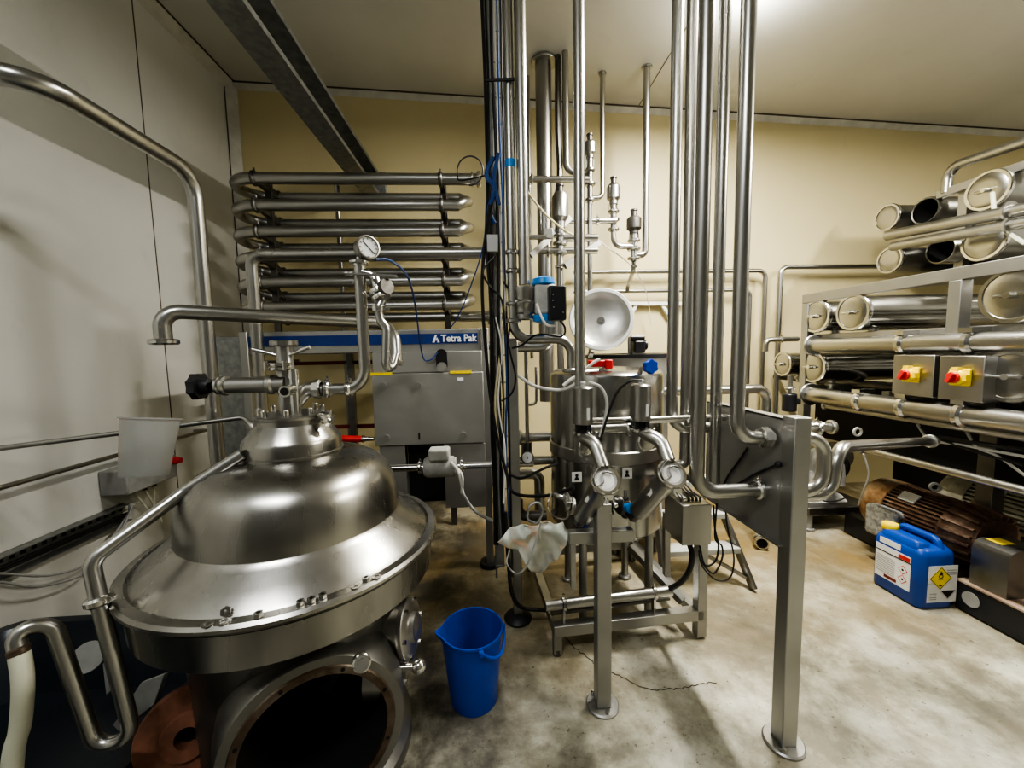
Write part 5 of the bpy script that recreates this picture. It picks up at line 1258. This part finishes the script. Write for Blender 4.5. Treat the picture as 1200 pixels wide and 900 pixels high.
# ------------------------------------------------------------------ pumps and motors under the rack
# skid
kx0, ky0, ky1 = 2.60, .9, at(1124, 690, X=2.62).y
t = Thing('motor_skid', 'black steel channel skid with a dusty tan top under the motors', 'skid', (kx0+.4, 1.5, 0))
hz = at(1121, 676, X=2.62, ).z; hz = max(.08, hz)
t.part('channel', MB().span((kx0, ky0, .01), (kx0+.07, ky1, hz-.005)).span((kx0+.85, ky0, .01), (kx0+.92, ky1+.9, hz-.005)).span((kx0+.2, ky1, .01), (kx0+.27, ky1+.9, hz-.005)), M['blackp'], bevel=.004)
t.part('top_plate', MB().span((kx0-.005, ky0, hz-.005), (kx0+.92, ky1, hz+.004)), M['tan'])
t.part('pad', MB().cyl((kx0-.004, ky1-.07, hz*.55), (kx0+.01, ky1-.07, hz*.55), .04), M['grey'])
def motor(label, p_fan, p_bell, X, R, paint, box=True, z=None):
    a = at(*p_fan, X=X); b_ = at(*p_bell, X=X); z_ = z if z else (a.z+b_.z)/2
    a.z = b_.z = z_; L = (a-b_).length; d = V((0, -1, 0)); o_ = a
    t = Thing('electric_motor', label, 'motor', V((X, (a.y+b_.y)/2, z_-R-.05)))
    t.part('fan_cowl', MB().lathe([(0, -.01), (R*.7, -.008), (R*.96, .03), (R, .07), (R, L*.27), (R*.97, L*.275)], o_, d, 48), M['cowl'] if paint == 'motor' else M[paint])
    N = 44; pol = []
    for k in range(N):
        a0 = 2*PI*k/N
        for da, rr_ in ((0, .86), (.25, .86), (.3, 1.0), (.75, 1.0), (.8, .86)):
            aa = a0+da*2*PI/N; pol.append((R*.97*rr_*math.cos(aa), R*.97*rr_*math.sin(aa)))
    t.part('finned_housing', MB().prism(pol, o_+d*L*.26, X_, Z_, d*L*.52), M[paint])
    t.part('end_bell', MB().lathe([(0, L*.76), (R*.98, L*.76), (R*1.0, L*.78), (R*.96, L*.82), (R*.90, L*.90), (R*.80, L*.97), (R*.78, L), (R*.35, L*1.03), (0, L*1.03)], o_, d, 48), M[paint])
    br = MB()
    for k in range(22):
        aa = 2*PI*k/22; br.bar(o_+d*L*.775+V((math.cos(aa)*R*1.0, 0, math.sin(aa)*R*1.0)), o_+d*L*.985+V((math.cos(aa)*R*.83, 0, math.sin(aa)*R*.83)), .012, .04, V((math.cos(aa), 0, math.sin(aa))))
    t.part('bell_ribs', br, M[paint])
    t.part('lifting_eye', MB().lathe([(.018, -.008), (.03, -.008), (.03, .008), (.018, .008)], o_+d*L*.5+V((.02, 0, R+.03)), V((.6, 1, 0)), 20, close=True), M['grey'])
    t.part('rating_plate', MB().box(o_+d*L*.45+V((-R*.62, 0, R*.76)), (.07, .10, .01), Matrix.Rotation(-.7, 3, 'Y')), M['pump'])
    if box: t.part('terminal_box', MB().box(o_+d*(L*.34)+V((-R*1.0, 0, -.06)), (.10, .21, .21)), M['mottle'], bevel=.025)
    t.part('motor_foot', MB().span((X-R*.8, o_.y-L*.72, z_-R-.06), (X+R*.8, o_.y-L*.62, z_-R*.6)).span((X-R*.8, o_.y-L*.42, z_-R-.06), (X+R*.8, o_.y-L*.32, z_-R*.6)), M[paint])
    return t
zm = at(1085, 618, X=2.82).z
motor('rusty brown finned motor with a mottled grey terminal box behind the jerrycan', (1028, 602), (1168, 650), 2.82, .185, 'motor', z=.36)
motor('olive grey finned motor at the picture edge beyond the rusty one', (1120, 572), (1290, 690), 3.28, .20, 'olive', False, z=.42)
# coupling guard box
gx0 = 2.62; gy1 = at(1137, 660, X=gx0).y; gy0 = at(1183, 660, X=gx0).y
zg1, zg0 = at(1150, 634, X=gx0).z, hz
t = Thing('coupling_guard', 'grey sheet steel guard box with a rounded top on the skid', 'guard box', (gx0+.1, (gy0+gy1)/2, hz))
pol = [(0, hz+.004), (0, zg1-.05), (.015, zg1-.015), (.05, zg1), (.2, zg1), (.235, zg1-.015), (.25, zg1-.05), (.25, hz+.004)]
t.part('shell', MB().prism(pol, (gx0, gy0, 0), X_, Z_, (0, gy1-gy0, 0)), M['casting'])
t.part('yellow_sticker', MB().span((gx0+.05, (gy0+gy1)/2-.01, zg1+.0005), (gx0+.13, gy1-.02, zg1+.002)), M['yellow'])
# pump on plinth
pb_ = at(958, 622, Z=0); 
t = Thing('centrifugal_pump', 'pale grey pump on a footed plinth behind the panel post', 'pump', V((pb_.x+.1, pb_.y+.25, 0)))
bx_, by_ = pb_.x+.16, pb_.y+.22
zpl = .20
t.part('plinth', MB().span((bx_-.26, by_-.24, zpl-.07), (bx_+.3, by_+.3, zpl)), M['dark'], bevel=.01)
for sx in (-.22, .24):
    for sy in (-.2, .24): t.part('foot', MB().cyl((bx_+sx, by_+sy, 0), (bx_+sx, by_+sy, zpl-.06), .025).ring((bx_+sx, by_+sy, .012), Z_, .04, .022), M['grey'])
t.part('pedestal', MB().loft([rr(bx_, by_, .17, .15, zpl, .03), rr(bx_, by_, .15, .12, zpl+.04, .03), rr(bx_-.02, by_, .09, .09, zpl+.09, .03), rr(bx_-.02, by_, .085, .085, zpl+.24, .03)]), M['pump'])
t.part('volute', MB().tube([(bx_-.02, by_, zpl+.18), (bx_-.02, by_, zpl+.36), (bx_+.16, by_+.02, zpl+.32), (bx_+.18, by_+.02, zpl+.1)], .085, .12, 22), M['pump'])
t.part('motor_body', MB().cyl((bx_+.14, by_+.05, zpl+.26), (bx_+.46, by_+.3, zpl+.26), .13).ring((bx_+.16, by_+.06, zpl+.26), (.3, .25, 0), .15, .04), M['black'])
bb_ = MB(); bolts(bb_, (bx_, by_, zpl), .15, 6, Z_, .012, .02); t.part('base_bolt', bb_, M['grey'])
single('pump_cable', 'thin dark cable across the front of the pale pump', 'cable', MB().cable([at(957, 582, Y=2.5), at(966, 587, Y=2.45), at(980, 587, Y=2.5), at(992, 583, Y=2.6)], .005), M['black'])
# inlet pipework between panel and rack
q = at(962, 500, Y=2.3)
t = Thing('sample_valve', 'small clamped valve just right of the panel post', 'valve', q-V((0, 0, .06)))
t.part('body', MB().cyl(q+V((-.05, 0, 0)), q+V((.06, -.02, 0)), .028).ring(q+V((-.03, 0, 0)), X_, .042, .02).ring(q+V((.05, -.02, 0)), X_, .045, .03), M['pipe'])
t.part('lift_ring', MB().lathe([(.02, -.006), (.032, -.006), (.032, .006), (.02, .006)], at(1005, 506, Y=2.5), Y_, 20, close=True), M['pump'])

# ------------------------------------------------------------------ blue jerrycan
jl = at(1034, 690, Z=0); jf = at(1080, 714, Z=0); jr_ = at(1123, 712, Z=0)
jx0, jx1 = 2.375, 2.615; jy0, jy1 = 1.93, 2.215
jx1 = min(jx1, 2.595)
jcx, jcy = (jx0+jx1)/2, (jy0+jy1)/2; hx_, hy_ = (jx1-jx0)/2, (jy1-jy0)/2
hj = at(1100, 643, Y=jy0+.03).z; 
t = Thing('jerrycan', 'blue plastic jerrycan with a yellow cap and hazard labels', 'jerrycan', (jcx, jcy, 0))
H = hj+.012
t.part('body', MB().loft([rr(jcx, jcy, hx_-.012, hy_-.012, .0, .04), rr(jcx, jcy, hx_, hy_, .016, .045), rr(jcx, jcy, hx_, hy_, H-.05, .045), rr(jcx, jcy, hx_-.006, hy_-.006, H-.025, .045), rr(jcx, jcy, hx_-.025, hy_-.025, H-.005, .04), rr(jcx, jcy, hx_-.05, hy_-.05, H, .03)]), M['can'], sharp=60)
hd_ = [V((jcx+.035, jy0+.035, H-.02)), V((jcx+.035, jy0+.055, H+.03)), V((jcx+.035, jy1-.05, H+.03)), V((jcx+.035, jy1-.03, H-.02))]
t.part('handle', MB().tube(hd_, .020, .035, 16), M['can'])
t.part('shoulder_ridge', MB().loft([rr(jcx-.055, jcy+.0, .045, hy_-.03, H-.02, .03), rr(jcx-.055, jcy, .040, hy_-.035, H+.018, .03), rr(jcx-.055, jcy, .028, hy_-.05, H+.026, .025)]), M['can'], sharp=60)
cp_ = V((jcx-.055, jy1-.055, H+.02))
t.part('screw_cap', MB().lathe([(.034, -.01), (.041, 0), (.041, .022), (.037, .03), (0, .031)], cp_, Z_, 24), M['yellow'])
# labels: side panel (faces -x) and front panel (faces -y)
def sidebox(y0_, y1_, z0, z1, d): return MB().span((jx0-.0015-d, y0_, z0), (jx0+.001, y1_, z1))
ya_, yb_ = jy0+.055, jy1-.03
za_, zb2 = .075, H-.075
lb = t.part('side_label', sidebox(ya_, yb_, za_, zb2, 0), M['paper'])
w_ = yb_-ya_; h_ = zb2-za_
t.part('top_sticker', sidebox(ya_+.06, yb_-.02, zb2+.012, zb2+.045, 0), M['paper'])
ln = MB()
for k in range(9): z_ = za_+h_*(.18+.06*k); ln.v and None; ln.span((jx0-.0025, ya_+w_*.42, z_), (jx0-.001, ya_+w_*.96, z_+.004))
t.part('printed_lines', ln, M['ink'], lb)
t.part('black_bar', sidebox(ya_, yb_, za_+h_*.80, za_+h_*.83, .001), M['void'], lb)
t.part('red_bar', sidebox(ya_+.005, ya_+w_*.34, za_+h_*.84, za_+h_*.96, .001), M['red'], lb); t.part('maroon_bar', sidebox(ya_+w_*.36, ya_+w_*.72, za_+.010, za_+.028, .001), M['maroon'], lb)
def diamond(c, u, n, r, ext): return MB().prism([(r, 0), (0, r), (-r, 0), (0, -r)], c, u, Z_, V(n)*ext)
for z_ in (za_+h_*.54, za_+h_*.26):
    c_ = V((jx0-.0015, ya_+w_*.2, z_)); t.part('red_diamond', diamond(c_, Y_, -X_, .026, .001), M['red'], lb); t.part('white_diamond', diamond(c_, Y_, -X_, .021, .0016), M['paper'], lb); t.part('diamond_symbol', MB().ball(c_+V((-.0014, 0, 0)), .007, X_, .1), M['void'], lb)
xa_, xb_ = jx0+.042, jx1-.004; zc0, zc1 = .045, H-.095
fl = t.part('front_label', MB().span((xa_, jy0-.0015, zc0), (xb_, jy0+.001, zc1)), M['paper'])
wx = xb_-xa_; wz = zc1-zc0
c_ = V((xa_+wx*.42, jy0-.0015, zc0+wz*.66))
t.part('yellow_diamond', diamond(c_, X_, -Y_, .066, .001), M['yellow'], fl)
fo = MB(); 
for s_ in ((.066, .0625),):
    for k in range(4):
        pts_ = [V((.0625, 0, 0)), V((0, 0, .0625)), V((-.0625, 0, 0)), V((0, 0, -.0625))]; fo.bar(c_+pts_[k]+V((0, -.0015, 0)), c_+pts_[(k+1) % 4]+V((0, -.0015, 0)), .001, .0025)
fo.lathe([(.009, 0), (.013, 0), (.013, .0012), (.009, .0012)], c_+V((0, -.001, .012)), -Y_, 20, close=True)
fo.prism([(-.010, .022), (-.004, .030), (-.002, .044), (.004, .034), (.009, .036), (.010, .024), (.004, .018), (-.005, .018)], c_+V((0, -.001, 0)), X_, Z_, -Y_*.001)
fo.span((c_.x-.014, c_.y-.0022, c_.z-.006), (c_.x+.014, c_.y-.001, c_.z-.003)).span((c_.x-.008, c_.y-.0022, c_.z-.046), (c_.x+.008, c_.y-.001, c_.z-.040))
t.part('oxidiser_symbol', fo, M['void'], fl)
c2 = V((xa_+wx*.70, jy0-.0015, zc0+wz*.30)); r2 = .047
t.part('corrosive_diamond', diamond(c2, X_, -Y_, r2, .0008), M['white'], fl)
t.part('corrosive_half', MB().prism([(r2*.92, .004), (-r2*.92, .004), (0, -r2*.90)], c2+V((0, -.0008, 0)), X_, Z_, -Y_*.0008), M['void'], fl)
t.part('diamond_outline', MB().bar(c2+V((-r2, -.001, 0)), c2+V((0, -.001, -r2)), .001, .002).bar(c2+V((0, -.001, -r2)), c2+V((r2, -.001, 0)), .001, .002), M['ink'], fl)
pr = MB()
for k in range(3): pr.span((xa_+wx*.62, jy0-.0025, zc1-.030-.012*k), (xb_-.008, jy0-.001, zc1-.025-.012*k))
for k in range(4): pr.span((xa_+.012, jy0-.0025, zc0+.016+.011*k), (xa_+.055, jy0-.001, zc0+.020+.011*k))
pr.span((xa_, jy0-.002, zc0+wz*.52), (xa_+wx*.2, jy0-.001, zc0+wz*.53))
t.part('printed_lines', pr, M['ink'], fl)
